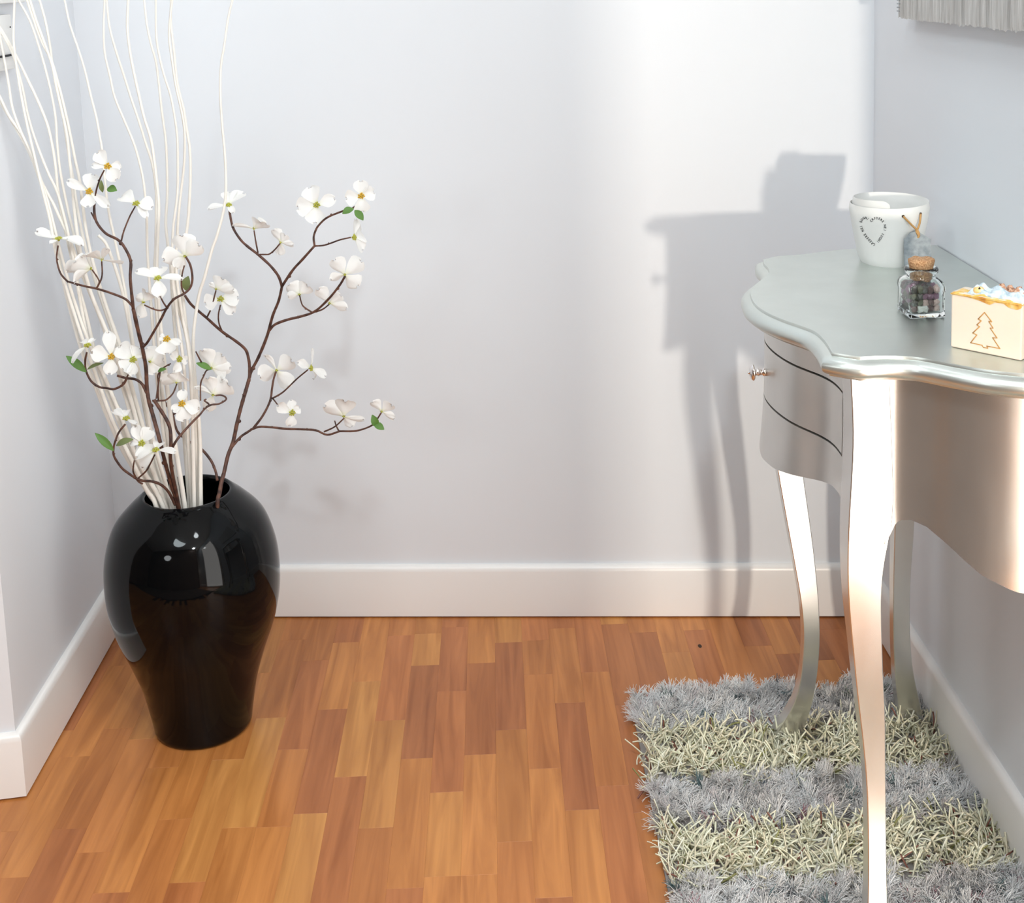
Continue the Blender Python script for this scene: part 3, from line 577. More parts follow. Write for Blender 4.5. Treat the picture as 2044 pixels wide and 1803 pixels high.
# ------------------------------------------------------------------ dogwood branches
KP = .00078    # metres per photo pixel at the flowers' distance
branches = {
 'left': dict(y=-.462, root=(352, 1014), label='tallest dogwood branch, left of the vase mouth, with white flowers and brown twigs', twigs=[
  (5.2, [(355, 1011), (344, 975), (334, 940), (327, 913), (318, 876), (311, 850), (304, 825), (297, 800), (293, 770), (291, 732), (283, 690), (277, 666), (266, 617)]),
  (4.0, [(266, 617), (260, 557), (261, 524), (253, 502), (237, 480), (211, 466), (193, 444), (188, 422), (189, 398)]),
  (2.4, [(189, 400), (192, 381), (199, 358), (208, 340)]), (2.2, [(193, 444), (187, 434), (182, 424)]),
  (2.3, [(242, 481), (246, 465), (251, 451), (260, 430), (270, 412)]),
  (3.2, [(265, 612), (254, 600), (242, 593), (215, 583), (191, 576), (167, 571), (135, 562)]), (2.6, [(136, 563), (127, 554), (120, 544), (115, 528), (113, 512), (116, 490)]),
  (2.4, [(193, 575), (201, 560), (204, 546), (203, 522)]), (2.2, [(194, 574), (198, 564), (195, 555), (184, 539)]),
  (3.4, [(285, 694), (294, 684), (306, 664), (320, 640), (333, 615), (348, 597), (368, 586), (380, 574), (384, 555), (380, 530), (371, 513)]),
  (2.2, [(368, 587), (363, 575), (362, 562), (364, 545), (368, 530)]),
  (2.2, [(333, 614), (325, 602), (317, 584)]), (2.2, [(332, 616), (320, 620), (306, 617), (288, 609)]),
  (3.8, [(293, 785), (287, 773), (281, 764), (269, 757), (253, 755), (234, 750)]), (3.2, [(253, 755), (248, 765), (241, 771), (227, 777), (212, 775), (199, 773), (186, 765), (178, 755), (171, 738), (170, 720), (173, 704)]),
  (2.2, [(251, 757), (256, 748), (262, 736)]), (2.4, [(219, 736), (216, 730), (220, 722)])]),
 'front': dict(y=-.470, root=(356, 1014), label='low tangled dogwood branch in front, with looping twigs and white flowers', twigs=[
  (5.0, [(357, 1011), (350, 975), (344, 946), (340, 911), (341, 885), (339, 855), (330, 834), (318, 815), (307, 798)]),
  (3.6, [(343, 895), (352, 880), (362, 867), (383, 844), (400, 827)]), (2.6, [(411, 813), (423, 808), (438, 806), (451, 798), (449, 792), (440, 789), (430, 790)]),
  (2.6, [(400, 827), (407, 818), (417, 808), (408, 800), (412, 797)]),
  (2.4, [(304, 800), (320, 800), (332, 798), (344, 787), (349, 777), (353, 766)]),
  (2.2, [(312, 796), (314, 780), (316, 765), (315, 750), (322, 738), (333, 730), (341, 726)]),
  (2.2, [(316, 800), (316, 770), (320, 742)]),
  (2.3, [(400, 770), (402, 760), (407, 750), (412, 740), (421, 737)]), (2.2, [(402, 723), (396, 712), (391, 702)]),
  (2.2, [(323, 706), (325, 694), (328, 680)]), (2.0, [(400, 800), (400, 785), (400, 768)]),
  (4.0, [(350, 1008), (342, 992), (334, 979), (320, 967), (302, 961), (285, 960), (271, 955)]), (3.2, [(271, 955), (258, 946), (246, 937), (236, 925), (227, 909), (227, 893), (231, 878), (238, 862), (250, 847)]),
  (2.6, [(285, 966), (277, 962), (271, 955)]), (2.2, [(271, 953), (266, 942), (266, 932), (268, 920)]), (2.3, [(277, 954), (292, 940), (301, 924), (309, 908)])]),
 'right': dict(y=-.372, root=(436, 1000), label='spreading dogwood branch rising from the right of the vase mouth', twigs=[
  (5.6, [(434, 1010), (438, 985), (442, 962), (447, 944), (455, 909), (465, 883), (472, 850), (479, 820), (486, 795), (493, 771), (497, 757)]),
  (4.6, [(496, 760), (502, 740), (516, 713), (533, 671), (544, 631), (556, 601), (563, 571)]), (4.0, [(562, 573), (584, 540), (603, 519), (628, 491)]),
  (3.0, [(628, 492), (626, 474), (630, 460), (636, 450), (652, 435), (680, 423), (705, 415), (716, 402)]), (2.4, [(628, 491), (645, 490), (659, 486), (678, 479), (700, 474)]),
  (3.8, [(563, 573), (556, 552), (540, 531), (516, 509), (493, 491), (479, 477), (465, 454), (459, 427), (457, 412)]),
  (2.3, [(515, 505), (511, 485), (507, 460)]), (2.3, [(518, 508), (528, 508), (538, 507), (549, 498), (559, 486)]),
  (3.8, [(535, 663), (549, 648), (575, 638), (600, 632), (628, 622), (654, 599), (677, 571), (689, 551)]),
  (2.3, [(622, 623), (611, 616), (603, 608), (598, 590)]), (2.3, [(630, 623), (645, 617), (658, 607)]),
  (4.2, [(497, 762), (498, 735), (496, 716), (490, 698), (472, 682), (442, 661), (414, 636), (395, 620), (380, 606), (369, 590)]),
  (2.3, [(413, 634), (421, 617), (426, 600), (431, 580)]), (2.3, [(443, 661), (437, 645), (436, 628), (440, 609)]),
  (4.0, [(462, 894), (470, 884), (482, 871), (494, 863), (506, 855)]), (3.4, [(500, 858), (518, 852), (541, 853), (571, 856), (600, 857), (630, 859), (653, 868), (678, 861)]),
  (2.6, [(678, 861), (712, 860), (741, 850), (752, 838), (761, 824)]), (2.3, [(647, 862), (668, 852), (687, 835)]), (2.2, [(676, 860), (671, 850), (668, 840)]),
  (3.4, [(505, 856), (524, 831), (539, 801), (543, 776), (546, 758), (551, 742)]), (2.4, [(543, 796), (566, 782), (592, 757), (615, 738)]), (2.2, [(543, 794), (548, 800), (554, 808)]),
  (3.6, [(434, 960), (430, 940), (420, 918), (400, 895), (374, 879), (356, 864), (348, 844), (344, 825), (330, 805), (320, 785), (314, 765), (313, 753)]),
  (2.3, [(346, 828), (360, 818), (379, 804), (396, 791)])]),
}
flowers = [  # branch, centre, facing (right, up, toward viewer), petals (dx, dy, width)
 ('left', (215, 332), (.1, .2, 1), [(-22, -28, 26), (-33, -2, 13), (26, 6, 26), (20, 28, 28)], 1),
 ('left', (178, 382), (.1, .15, 1), [(-44, -21, 18), (6, -36, 32), (43, 32, 18), (0, 33, 26)], 1),
 ('left', (272, 407), (0, .6, .6), [(-37, -17, 32), (34, 4, 30), (28, 26, 15)], 0),
 ('left', (117, 477), (0, .9, .35), [(-48, -10, 30), (21, 2, 10), (51, 11, 28), (-8, 11, 12)], 0),
 ('left', (203, 519), (0, .7, -.3), [(-37, -10, 28), (-21, -19, 26), (20, -24, 15), (36, 14, 16)], 0),
 ('left', (182, 537), (-.7, .4, -.4), [(-52, 2, 44), (-25, -18, 34), (-32, 22, 26)], 0),
 ('left', (315, 556), (0, .75, .6), [(-45, -14, 19), (-2, -22, 34), (48, -6, 19), (11, 34, 26)], 0),
 ('left', (369, 512), (0, .4, -1), [(-45, 4, 38), (-5, -44, 42), (33, -26, 36), (-20, 24, 26)], 0),
 ('left', (285, 603), (.3, .2, -.8), [(14, -24, 28), (-14, -12, 22), (-12, 32, 26)], 0),
 ('right', (431, 577), (0, .3, -1), [(-14, -12, 12), (17, -24, 36), (40, 2, 24)], 0),
 ('right', (440, 597), (.2, .3, .8), [(38, -2, 38), (30, 30, 24), (-32, 10, 32)], 0),
 ('right', (456, 410), (0, .7, .5), [(-42, 10, 20), (-2, -26, 32), (30, -28, 28), (13, 13, 14)], 0),
 ('right', (507, 457), (0, .6, -.6), [(-43, -13, 13), (31, -12, 34), (18, -22, 28)], 0),
 ('right', (560, 484), (.2, .4, -.8), [(-15, -28, 24), (12, -18, 22), (29, 6, 15), (-7, 30, 22)], 0),
 ('right', (632, 409), (0, .1, 1), [(-17, -39, 36), (-43, 7, 36), (-2, 41, 38), (40, -14, 26)], 0),
 ('right', (721, 391), (.1, 0, 1), [(-1, -33, 30), (28, -8, 30), (3, 35, 30), (-33, 6, 30)], 1),
 ('right', (706, 474), (.6, .1, .3), [(0, -40, 18), (20, -10, 36), (16, 30, 28)], 0),
 ('right', (688, 549), (0, .4, -.9), [(-22, -34, 34), (38, -28, 36), (-32, 10, 20), (28, 26, 36)], 0),
 ('right', (597, 588), (0, .3, -1), [(-22, -22, 34), (22, -22, 34), (-26, 5, 18)], 0),
 ('right', (658, 606), (0, .4, -.9), [(-24, -34, 28), (26, -18, 26), (38, 12, 22)], 0),
 ('right', (552, 740), (0, .3, -.9), [(-23, -40, 12), (38, -26, 38), (-40, 14, 38), (28, 36, 38)], 0),
 ('right', (620, 735), (.8, .1, .2), [(-4, -42, 14), (-25, -17, 18), (26, 24, 20), (10, 28, 12)], 0),
 ('left', (175, 690), (0, .85, .4), [(-20, -10, 16), (-30, 30, 18), (10, -10, 14)], 0),
 ('left', (222, 712), (.4, .2, .8), [(-6, -52, 24), (-38, -10, 30), (-1, 36, 26), (22, -12, 22)], 1),
 ('left', (266, 718), (0, .4, .9), [(-32, -26, 36), (-20, 20, 32), (14, -22, 32), (3, 32, 20)], 0),
 ('left', (300, 722), (-.3, .2, -.9), [(-8, -28, 38), (27, -4, 36), (8, 27, 28)], 0),
 ('front', (333, 677), (0, .4, .8), [(-15, -4, 15), (32, 10, 14), (4, 30, 36)], 1),
 ('front', (357, 717), (.7, .1, .5), [(-14, -12, 18), (-8, 24, 22), (14, 6, 18)], 0),
 ('front', (352, 764), (0, .4, -.8), [(-34, -4, 30), (20, -14, 28), (-8, -22, 24)], 0),
 ('front', (422, 735), (.2, .2, -.9), [(-16, -42, 36), (26, -28, 28), (40, 2, 26), (28, 24, 24)], 0),
 ('front', (425, 789), (0, .3, -.9), [(-8, -40, 28), (36, -24, 44), (-16, 38, 26), (-38, -18, 12)], 0),
 ('front', (363, 806), (.1, .3, .9), [(0, -28, 20), (-18, 14, 18), (8, 34, 30), (36, 10, 28)], 1),
 ('front', (252, 836), (0, .85, .4), [(-34, -12, 18), (28, 10, 10), (-8, -16, 16)], 0),
 ('front', (283, 885), (0, .3, .8), [(-16, -34, 22), (18, -28, 28), (-26, -2, 14), (12, 20, 36)], 0),
 ('front', (311, 899), (0, .8, .5), [(-40, 8, 38), (-26, 30, 26), (44, 5, 14), (6, -14, 24)], 0),
 ('right', (583, 824), (.4, .1, .9), [(-32, -18, 22), (-2, -28, 18), (16, -10, 18), (-4, 30, 22)], 0),
 ('right', (686, 832), (0, .4, -.8), [(7, -43, 42), (-43, -24, 36), (44, 10, 16), (18, 24, 26)], 0),
 ('right', (762, 822), (0, .4, -.8), [(-20, -24, 22), (24, -18, 28), (28, 14, 16)], 0),
]
leaves = [('left', (205, 384), (204, 360), 10, 'leaf2'), ('left', (214, 377), (235, 381), 17, 'leaf'), ('right', (371, 580), (378, 550), 20, 'leaf2'), ('right', (706, 417), (684, 427), 16, 'leaf'), ('right', (708, 420), (726, 440), 16, 'leaf'),
 ('left', (172, 743), (134, 710), 17, 'leaf'), ('left', (174, 738), (209, 724), 8, 'leaf2'), ('front', (315, 742), (334, 736), 9, 'leaf'), ('front', (422, 738), (393, 724), 13, 'leaf'), ('front', (227, 900), (192, 864), 15, 'leaf'), ('front', (232, 890), (268, 876), 14, 'leaf2'),
 ('right', (752, 852), (743, 826), 16, 'leaf'), ('right', (746, 846), (768, 857), 15, 'leaf')]
def camvec(dx, dy, dz): return (CR * dx - CU * dy - CW * dz) * KP
def petal_mesh(org, t, nrm, width, seed):
    r_ = np.random.default_rng(seed); Lt = np.linalg.norm(t); tu = t / Lt; s = np.cross(nrm, tu); s /= np.linalg.norm(s); nn = np.cross(tu, s)
    nu, nv = 10, 8; V = []; C_ = []; cup = r_.uniform(-.05, .2); curl = r_.uniform(-.4, .25); tw = r_.uniform(-.2, .2)
    for i in range(nu + 1):
        u = i / nu; wd_ = width * .5 * KP * 1.10 * float(np.interp(u, [0, .12, .3, .5, .7, .85, .95, 1], [.10, .26, .60, .90, 1.0, .86, .60, .34])) * (1 + .05 * math.sin(u * 9 + seed))
        wd_ = max(wd_, .0012)
        for j in range(nv + 1):
            v = -1 + 2 * j / nv
            notch = -.17 * Lt * max(0, (u - .85) / .15) * math.exp(-(v * 2.2) ** 2)
            p = org + tu * (Lt * (.06 + .96 * u) + notch - Lt * .06 * v * v * u) + s * v * wd_ + nn * (Lt * (cup * u * (1 - u) * 2 + curl * u ** 3 * .6) + wd_ * .35 * v * v + tw * wd_ * v * u + .0009 * u * math.sin(v * 6 + u * 7 + seed))
            V.append(p)
            base = np.array([.92, .92, .90])
            if u < .25: base = base * (u / .25) + np.array([.80, .82, .62]) * (1 - u / .25)
            if u > .92 and abs(v) < .45: base = np.array([.16, .09, .08])
            C_.append(base)
    F = [(i * (nv + 1) + j, i * (nv + 1) + j + 1, (i + 1) * (nv + 1) + j + 1, (i + 1) * (nv + 1) + j) for i in range(nu) for j in range(nv)]
    return V, F, C_
def color_attr(me, C_):
    at = me.color_attributes.new('Col', 'FLOAT_COLOR', 'POINT'); a = np.ones((len(me.vertices), 4), np.float32); a[:, :3] = C_; at.data.foreach_set('color', a.ravel())
roots = {}
for nm, B in branches.items():
    rt = empty('dogwood_branch', tuple(at_y(*B['root'], VY - .03))); tag(rt, B['label'], 'branch', 'artificial dogwood branches in the vase'); roots[nm] = rt
    for ti, (rad, pts) in enumerate(B['twigs']):
        P = [at_y(x, y, ydep(B['y'], x, y) if y < 880 else (ydep(B['y'], x, y) * (1 - (y - 880) / 135) + (VY - .056) * (y - 880) / 135 if y < 1015 else VY - .056)) for x, y in pts]
        if ti == 0 : P = [np.array([VX + (P[0][0] - VX) * .3, VY, .03]), np.array([VX + (P[0][0] - VX) * .8, VY - .02, .30])] + P
        Q = catmull(P, 5); n_ = len(Q); r0 = rad * KP * .78; r1 = r0 * (.92 if len(pts) > 8 and rad > 4.5 else .8)
        R = np.linspace(r0, r1, n_)
        V, F = tube(Q, R, 7, .07); bag = Bag().add(V, F)
        for _ in range(max(0, len(pts) // 4)):      # buds and nodes
            i = int(rng.integers(3, n_ - 2)); c = Q[i] + rng.normal(0, 1, 3) * R[i] * .5; s_ = R[i] * rng.uniform(1.1, 1.5)
            V2, F2 = lathe([(.001 * s_, -s_), (s_ * .8, -s_ * .5), (s_ * .85, .2 * s_), (.001 * s_, s_ * 1.1)], 6); bag.add([np.array(v) + c for v in V2], F2)
        o = link('trunk' if ti == 0 else 'twig', bag.V, bag.F, M['bark']); adopt(o, rt)
sid = 0
for nm, (cx, cy_), fc, pets, gold in flowers:
    rt = roots[nm]; yb = ydep(branches[nm]['y'], cx, cy_); org = at_y(cx, cy_, yb)
    fn = np.array(fc, float); fn /= np.linalg.norm(fn); nrm = CR * fn[0] + CU * fn[1] - CW * fn[2]
    # small green receptacle carries the petals
    V, F = lathe([(.0004, -.004), (.0016, -.003), (.0022, -.0005), (.0018, .001), (.0004, .0014)], 8)
    rot = Vector(nrm).to_track_quat('Z', 'Y').to_matrix()
    V = [np.array(rot @ Vector(v)) * (.6 if fn[2] < -.2 else 1) + org for v in V]
    fl_ = adopt(link('flower', V, F, M['center_green']), rt)
    for (dx, dy, wd_) in pets:
        nz = fn[2]; want = 0
        tz = (want - fn[0] * dx + fn[1] * dy) / (nz if abs(nz) > .25 else .25 * (1 if nz >= 0 else -1))
        ln = math.hypot(dx, dy); mxz = math.sqrt(max(0, 47 ** 2 - ln * ln)) if ln < 47 else 0; tz = max(-mxz, min(mxz, tz)) * .8
        t = camvec(dx, dy, tz); sid += 1
        V, F, C_ = petal_mesh(org, t, nrm if abs(np.dot(nrm, t / np.linalg.norm(t))) < .9 else np.array((0, -.7, .7)), wd_, sid)
        p = link('petal', V, F, M['petal']); color_attr(p.data, C_); p.parent = fl_
    bag = Bag()
    for q in range(14):
        a = q * 2.4; kb = .45 if fn[2] < -.2 else 1; rr = .00145 * math.sqrt(q) * .95 * kb; c = np.array(rot @ Vector((rr * math.cos(a), rr * math.sin(a), .0022 - rr * .25))) + org
        s_ = .0015 * (.7 if kb < 1 else 1); V2, F2 = lathe([(.00001, -s_), (s_, -.2 * s_), (s_ * .8, .6 * s_), (.00001, s_)], 6); bag.add([np.array(rot @ Vector(v)) + c for v in V2], F2)
    c_ = link('flower_center', bag.V, bag.F, M['center_gold' if gold else 'center_green']); c_.parent = fl_
for nm, (x0, y0), (x1, y1), wd_, mt in leaves:
    rt = roots[nm]; a = at_y(x0, y0, ydep(branches[nm]['y'], x0, y0) - .003); t = camvec(x1 - x0, y1 - y0, 6); V = []; nrm = -CW * .8 + CU * .5
    Lt = np.linalg.norm(t); s = np.cross(nrm, t / Lt); s /= np.linalg.norm(s); nn = np.cross(t / Lt, s)
    for i in range(9):
        u = i / 8; h_ = wd_ * .5 * KP * math.sin(math.pi * min(.985, max(.02, u))) ** .75
        for v in (-1, -.5, 0, .5, 1): V.append(a + t * u + s * v * h_ + nn * (abs(v) * h_ * .35 + Lt * .12 * math.sin(u * 3)))
    F = [(i * 5 + j, i * 5 + j + 1, i * 5 + j + 6, i * 5 + j + 5) for i in range(8) for j in range(4)]
    adopt(link('leaf', V, F, M[mt]), rt)

# ------------------------------------------------------------------ ceramic pot on the table
TZ = .790; KX, KY = 1.346, -.548
cup = empty('ceramic_pot', (KX, KY, TZ)); tag(cup, 'white rolled ceramic pot with heart lettering on the back of the silver table', 'pot')
def cup_r(z): return float(np.interp(z, [0, .004, .012, .03, .06, .10], [.0405, .0430, .0455, .0495, .0555, .0608]))
th0 = math.radians(252); turns = 1.40; ns = 150; nzc = 14; thk = .0048
inn = []; out_ = []
for i in range(ns + 1):
    s = turns * i / ns; th = th0 - 2 * math.pi * s
    top = .0985 - .0105 * min(1, s) - .002 * max(0, s - 1)
    ex = -.0055 + .0058 * float(np.clip((s - .5) / .48, 0, 1)) ** 1.2
    endr = .006 * max(0, 1 - s / .03) ** 2          # rounded end of the slab
    colo = []; coli = []
    for k in range(nzc + 1):
        z = (top - endr) * k / nzc; wob = .0006 * math.sin(3 * th) + .0004 * math.sin(7 * th + z * 60)
        r_ = cup_r(z) + ex + wob
        rim = .0019 * max(0, (k - nzc + 1.0))
        colo.append(((r_ - rim) * math.cos(th), (r_ - rim) * math.sin(th), z)); coli.append(((r_ - thk + rim) * math.cos(th), (r_ - thk + rim) * math.sin(th), z))
    colo_mid = [((cup_r(top) + ex - thk / 2) * math.cos(th), (cup_r(top) + ex - thk / 2) * math.sin(th), top - endr + .0016)]
    inn.append(coli); out_.append(colo + colo_mid)
bm = bmesh.new(); rows = []
for a, b_ in zip(out_, inn): rows.append([bm.verts.new((KX + x, KY + y, TZ + z)) for x, y, z in a + b_[::-1]])
for a, b_ in zip(rows, rows[1:]):
    for j in range(len(a) - 1): bm.faces.new((a[j], b_[j], b_[j + 1], a[j + 1]))
bm.faces.new(rows[0]); bm.faces.new(rows[-1][::-1])
adopt(from_bm('pot_wall', bm, M['ceramic'], sharp=60), cup)
V, F = lathe([(0, .0008), (.0385, .0008), (.0415, .003), (.0415, .006), (0, .006)], 48, (KX, KY)); V = [(x, y, z + TZ) for x, y, z in V]
adopt(fix_normals(link('pot_base', V, F, M['ceramic'])), cup)
def cup_point(px, py, lift=.0004):
    d = ray(px, py); lo = None
    for t in np.arange(1.2, 2.2, .0004):
        P = CAM + d * t; z = P[2] - TZ
        if z < 0: break
        th = math.atan2(P[1] - KY, P[0] - KX)
        if math.hypot(P[0] - KX, P[1] - KY) < cup_r(z) + .0003 + .0006 * math.sin(3 * th) + .0004 * math.sin(7 * th + z * 60) + lift: return P, th
    return CAM + d * 1.85, -1.5
# lettering laid out along a heart, glyph by glyph
def heart(t):  # t 0..1 clockwise from the notch, in photo pixels
    pts = [(1737.5, 443), (1744, 437), (1752, 436), (1760, 440), (1765.5, 448), (1766, 459), (1762, 468), (1757, 476), (1751.5, 483), (1744, 487.5), (1737, 481), (1729.5, 472.5), (1724, 464), (1719.5, 454), (1718.5, 444), (1722.5, 436.5), (1729, 435.5), (1735.5, 441)]
    Q = catmull(pts, 8); d = np.r_[0, np.cumsum(np.linalg.norm(np.diff(Q, axis=0), axis=1))]; s = t * d[-1]
    return np.array([np.interp(s, d, Q[:, 0]), np.interp(s, d, Q[:, 1])])
txt = 'CREDERE NEI SOGNI CREDERE NEI SOGNI'
bag = Bag(); dg = bpy.context.evaluated_depsgraph_get(); glyph = {}
for ch in set(txt) - {' '}:
    cu = bpy.data.curves.new('glyph', 'FONT'); cu.body = ch; cu.align_x = 'CENTER'; cu.align_y = 'CENTER'; cu.resolution_u = 2; cu.offset = .028
    ob = bpy.data.objects.new('glyph', cu); COL.objects.link(ob); bpy.context.view_layer.update(); dg = bpy.context.evaluated_depsgraph_get()
    me = bpy.data.meshes.new_from_object(ob.evaluated_get(dg)); glyph[ch] = ([tuple(v.co) for v in me.vertices], [tuple(p.vertices) for p in me.polygons])
    bpy.data.objects.remove(ob); bpy.data.meshes.remove(me)
for i, ch in enumerate(txt):
    if ch == ' ': continue
    t = (i + .5) / (len(txt) + .6); p = heart(t); q = heart(min(1, t + .01)) - heart(max(0, t - .01)); q /= np.linalg.norm(q)
    P0, th = cup_point(*p); s_ = 6.8
    V = []
    for (x, y, z) in glyph[ch][0]:
        px_ = p + q * x * s_ * .82 - np.array([-q[1], q[0]]) * y * s_
        # local flat patch of the pot surface
        nx = np.array([math.cos(th), math.sin(th), -.18]); nx /= np.linalg.norm(nx); d = ray(*px_); tt = ((P0 - CAM) @ nx) / (d @ nx); V.append(CAM + d * tt)
    bag.add(V, glyph[ch][1])
adopt(link('heart_lettering', bag.V, bag.F, M['ink'], smooth=False), cup)
h1, _ = cup_point(1803, 432); h2, _ = cup_point(1838, 427)
for h_ in (h1, h2):
    n_ = np.array([h_[0] - KX, h_[1] - KY, 0]); n_ /= np.linalg.norm(n_); rot = Vector(n_).to_track_quat('Z', 'Y').to_matrix()
    V, F = lathe([(.0001, .0004), (.0019, .0004), (.0022, 0)], 12); adopt(link('cord_hole', [np.array(rot @ Vector(v)) + h_ for v in V], F, M['dark']), cup)
k0, _ = cup_point(1829, 458, .003); knot = k0 + np.array([0, -.004, 0])
bag = Bag()
for a, b_ in ((h1, knot), (h2, knot)):
    V, F = tube(catmull([a, a + (b_ - a) * .5 + np.array([0, -.003, -.001]), b_], 5), .0015, 6); bag.add(V, F)
V, F = tube(catmull([knot + (-.001, 0, .001), knot + (.001, -.003, -.004), knot + (.0015, -.002, -.009), knot + (.0005, 0, -.011)], 5), .0017, 6); bag.add(V, F)
V, F = tube(catmull([knot + (-.0016, .001, 0), knot + (-.0012, -.002, -.003), knot + (0, -.003, -.006), knot + (.0015, .001, -.009)], 5), .0014, 6); bag.add(V, F)
adopt(link('twine', bag.V, bag.F, M['twine']), cup)
yt = knot[1] - .0005; tg = [at_y(x, y, yt) for x, y in [(1831, 461), (1857, 477), (1858, 500), (1857, 533), (1804, 535), (1804, 500), (1805, 477), (1818, 465)]]
bm = bmesh.new(); lean = lambda p, o_: (p[0], p[1] + o_ - (tg[0][2] - p[2]) * .10, max(p[2], TZ + .0006))
a = [bm.verts.new(lean(p, 0)) for p in tg]; b_ = [bm.verts.new(lean(p, .0035)) for p in tg]; bm.faces.new(a); bm.faces.new(b_[::-1])
for i in range(8): bm.faces.new((a[i], a[(i + 1) % 8], b_[(i + 1) % 8], b_[i]))
o = adopt(from_bm('slate_tag', bm, M['slate']), cup); o['label'] = 'grey slate tag'

# ------------------------------------------------------------------ little bottle of crystals
JX, JY = 1.2955, -.836
jar = empty('glass_bottle', (JX, JY, TZ)); tag(jar, 'tiny square glass bottle with cork, standing between the pot and the soap', 'bottle')
def rsq(r, sq, n_=48, rotz=.05):   # rounded square of half-size r; sq = 0 circle, 1 square
    out = []
    for j in range(n_):
        a = 2 * math.pi * j / n_; c, s = math.cos(a), math.sin(a); p = 2 + sq * 16
        k_ = (abs(c) ** p + abs(s) ** p) ** (-1 / p); x, y = r * k_ * c, r * k_ * s; out.append((x * math.cos(rotz) - y * math.sin(rotz), x * math.sin(rotz) + y * math.cos(rotz)))
    return out
po = [(.001, .0005, 1), (.0215, .0005, 1), (.0232, .0025, 1), (.0228, .006, 1), (.0225, .030, 1), (.0235, .036, 1), (.0232, .040, .9), (.0215, .0445, .7), (.0185, .0475, .3), (.0170, .0500, 0), (.0172, .0525, 0), (.0205, .0550, 0), (.0212, .0580, 0), (.0200, .0605, 0), (.0160, .0612, 0), (.0145, .0600, 0)]
pi_ = [(.0140, .0500, 0), (.0142, .0480, 0), (.0165, .0450, .5), (.0193, .0415, .9), (.0198, .0380, 1), (.0198, .0080, 1), (.0190, .0060, 1), (.001, .0055, 1)]
V = []; k = 48
for r_, z, sq in po + pi_: V += [(JX + x, JY + y, TZ + z) for x, y in rsq(r_, sq)]
F = [(i * k + j, i * k + (j + 1) % k, (i + 1) * k + (j + 1) % k, (i + 1) * k + j) for i in range(len(po + pi_) - 1) for j in range(k)] + [tuple(range(k))[::-1], tuple((len(po + pi_) - 1) * k + j for j in range(k))]
adopt(link('glass_body', V, F, M['glass']), jar)
V, F = lathe([(0, .0440), (.0120, .0440), (.0128, .0455), (.0137, .0590), (.0160, .0690), (.0156, .0712), (.010, .0722), (0, .0718)], 32, (JX, JY))
V = [(x + .0004 * math.sin(y * 900), y + .0004 * math.sin(x * 800), z + TZ + .0008 * math.sin(x * 400)) for x, y, z in V]
o = adopt(link('cork', V, F, M['cork']), jar)
stone_cols = {'white': (.80, .82, .78), 'grey': (.09, .09, .08), 'olive': (.12, .125, .08), 'mauve': (.24, .11, .18), 'brown': (.12, .06, .055), 'rose': (.62, .46, .42)}
for c_, v in stone_cols.items(): M['st_' + c_] = mat(c_ + '_crystal', v, .3)
front = ['brown white white brown rose'.split(), 'grey olive rose brown rose'.split(), 'olive grey mauve mauve mauve'.split(), 'grey olive grey brown rose'.split()]
lay = [(front[k][i] if j == 0 else ('grey', 'brown', 'olive', 'mauve')[(i * 3 + j + k * 2) % 4], -14 + 7 * i + rng.uniform(-1, 1), -13.5 + 9 * j + rng.uniform(-.6, .6), 4.5 + 8.2 * k) for k in range(4) for j in range(4) for i in range(5)]
for i, (c_, dx, dy, dz) in enumerate(lay):
    bm = bmesh.new(); bmesh.ops.create_icosphere(bm, subdivisions=1, radius=.0053)
    for v in bm.verts: v.co = Vector((v.co.x * rng.uniform(.75, 1.15), v.co.y * rng.uniform(.7, 1.0), v.co.z * rng.uniform(.8, 1.35)))
    o = from_bm('crystal', bm, M['st_' + c_], sharp=10); o.location = (JX + dx / 1000 * .98, JY + dy / 1000, TZ + .0055 + max(.005, dz / 1000 * 1.02)); o.rotation_euler = rng.uniform(-.4, .4, 3)
    tag(o, f'small {c_} crystal chip inside the corked glass bottle', 'crystal', f'{c_} crystal chips in the bottle')

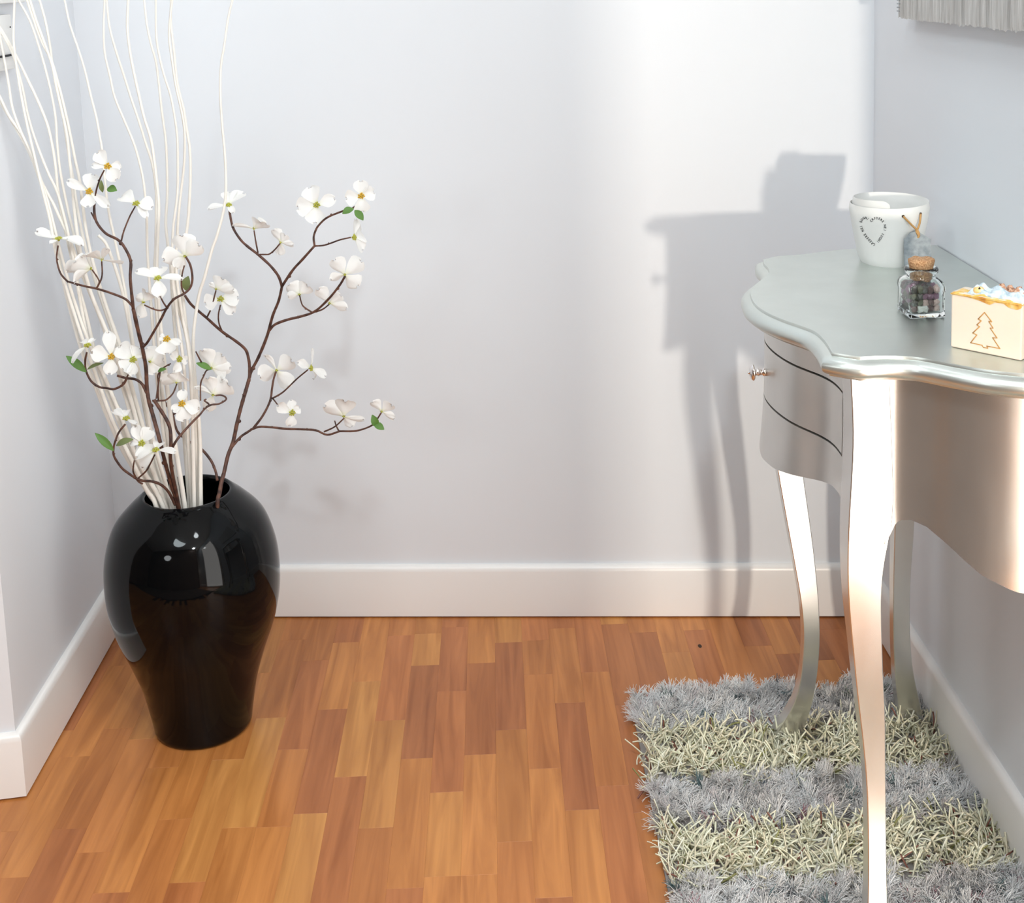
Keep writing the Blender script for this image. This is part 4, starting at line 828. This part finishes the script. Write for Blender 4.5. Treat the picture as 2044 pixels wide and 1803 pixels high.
# ------------------------------------------------------------------ soap block
s0 = at_z(1897, 693, TZ); e1 = np.array([.676, -.737, 0]); e1 /= np.linalg.norm(e1); e2 = np.array([.737, .676, 0]); e3 = np.array([0, 0, 1.])
SW, SH, SD = .0835, .0655, .032
s0 = np.array([s0[0], s0[1], TZ])
soap = empty('soap_bar', tuple(s0 + e1 * SW / 2 + e2 * SD / 2)); tag(soap, 'cream soap block with engraved fir tree at the front edge of the table', 'soap')
def sp(a, b_, c): return s0 + e1 * a + e2 * b_ + e3 * c
bm = bmesh.new(); box_bm(bm, (0, 0, .0004), (SW, SD, SH), .0022, 3)
for v in bm.verts: v.co = Vector(sp(*v.co))
adopt(from_bm('soap_block', bm, M['soap'], sharp=60), soap)
def heap(name, m_, a0, a1, b0, b1, z0, hgt, seed, na=30, nb=14, lump=.35, fr=1.0):
    r_ = np.random.default_rng(seed); ph = r_.uniform(0, 6, 6); bm = bmesh.new(); top = []; 
    for i in range(na + 1):
        row = []
        for j in range(nb + 1):
            u, v = i / na, j / nb; ed = min(1, 6 * u * 1.0, 6 * (1 - u), 5 * v, 5 * (1 - v)); ed = max(0, ed) ** .5
            h_ = hgt * ed * (1 + lump * math.sin(u * 17 * fr + ph[0] + 2 * v) + lump * .7 * math.sin(v * 11 * fr + ph[1] + u * 9) + lump * .5 * math.sin(u * 41 * fr + v * 23 + ph[2])) * .7
            a = a0 + (a1 - a0) * u; b2 = b0 + (b1 - b0) * v + .0008 * math.sin(u * 23 + ph[3]) * (1 - 2 * v)
            row.append(bm.verts.new(sp(a, b2, z0 + h_)))
        top.append(row)
    for i in range(na):
        for j in range(nb): bm.faces.new((top[i][j], top[i + 1][j], top[i + 1][j + 1], top[i][j + 1]))
    bl = [bm.verts.new(sp(a, b2, z0 - .001)) for a, b2 in ((a0, b0), (a1, b0), (a1, b1), (a0, b1))]; bm.faces.new(bl[::-1])
    bd = [[r[0] for r in top], top[-1], [r[-1] for r in top[::-1]], top[0][::-1]]
    for q, e in enumerate(bd):
        A, B_ = bl[q], bl[(q + 1) % 4]
        bm.faces.new([A] + [B_] + e[::-1])
    return adopt(from_bm(name, bm, m_, sharp=70), soap)
heap('golden_layer', M['soap_gold'], -.0003, SW + .0003, -.0009, SD, SH - .0018, .0042, 3)
# golden layer dripping down the front face
drip = [(.004, .0015), (.02, .0025), (.035, .005), (.046, .0085), (.052, .004), (.062, .003), (.068, .0075), (.078, .009), (.083, .005)]
bm = bmesh.new(); ua = np.linspace(.003, .083, 40); tp = [bm.verts.new(sp(a, -.0010, SH - .0005)) for a in ua]; bt = [bm.verts.new(sp(a, -.0004, SH - .001 - np.interp(a, [d[0] for d in drip], [d[1] for d in drip]) * .8)) for a in ua]
tb = [bm.verts.new(sp(a, .001, SH - .0005)) for a in ua]
for i in range(39): bm.faces.new((tp[i], tp[i + 1], bt[i + 1], bt[i])); bm.faces.new((tp[i], tb[i], tb[i + 1], tp[i + 1]))
adopt(from_bm('golden_drip', bm, M['soap_gold']), soap)
heap('blue_swirl', M['soap_blue'], .017, SW + .0002, .003, SD * .95, SH + .0005, .0095, 5, 40, 18)
heap('dried_petals', M['soap_bits'], .040, SW, .016, SD, SH + .004, .0068, 8, 40, 18, .45, 1.6)
V, F = lathe([(.0001, .0088), (.0022, .0088), (.0030, .0080), (.0058, .0062), (.0066, .0030), (.0050, 0), (.0001, 0)], 14); cc = sp(.027, .010, SH + .001)
o = adopt(link('rosebud', [np.array((v[0] * 1.0, v[1], v[2])) @ np.array([[1, 0, 0], [0, .8, .35], [0, -.6, .9]]) + cc for v in V], F, M['soap_gold']), soap)
V, F = lathe([(.0001, 0), (.0018, 0), (.0014, .0012), (.0001, .0016)], 8); cc2 = sp(.027, .010, SH + .001) + np.array([-.0006, -.0058, .0062])
adopt(link('rosebud_eye', [np.array((v[0], -v[2], v[1])) + cc2 for v in V], F, M['dark']), soap)
tree = [(1965.4, 623.8), (1979.9, 642.6), (1973.8, 641.5), (1982.6, 655.4), (1976.5, 654.8), (1990.4, 674.8), (1981.5, 674.3), (1996, 695.9), (1969.9, 690.9), (1972, 695.3), (1963, 693.7), (1960.4, 689.2), (1937.7, 684.3), (1950, 668.7), (1942, 664.8), (1955.5, 652), (1950, 648.7), (1958.8, 640.4), (1952.7, 637)]
bag = Bag(); nf = -e2; pts = []
for x, y in tree: d = ray(x, y); t_ = ((s0 - CAM) @ nf) / (d @ nf); pts.append(CAM + d * t_ + nf * .0001)
for a, b_ in zip(pts, pts[1:] + pts[:1]):
    V, F = tube(np.array([a - (b_ - a) * .03, (a + b_) / 2, b_ + (b_ - a) * .03]), .00058, 5); bag.add(V, F)
adopt(link('fir_tree_engraving', bag.V, bag.F, M['soap_line']), soap)
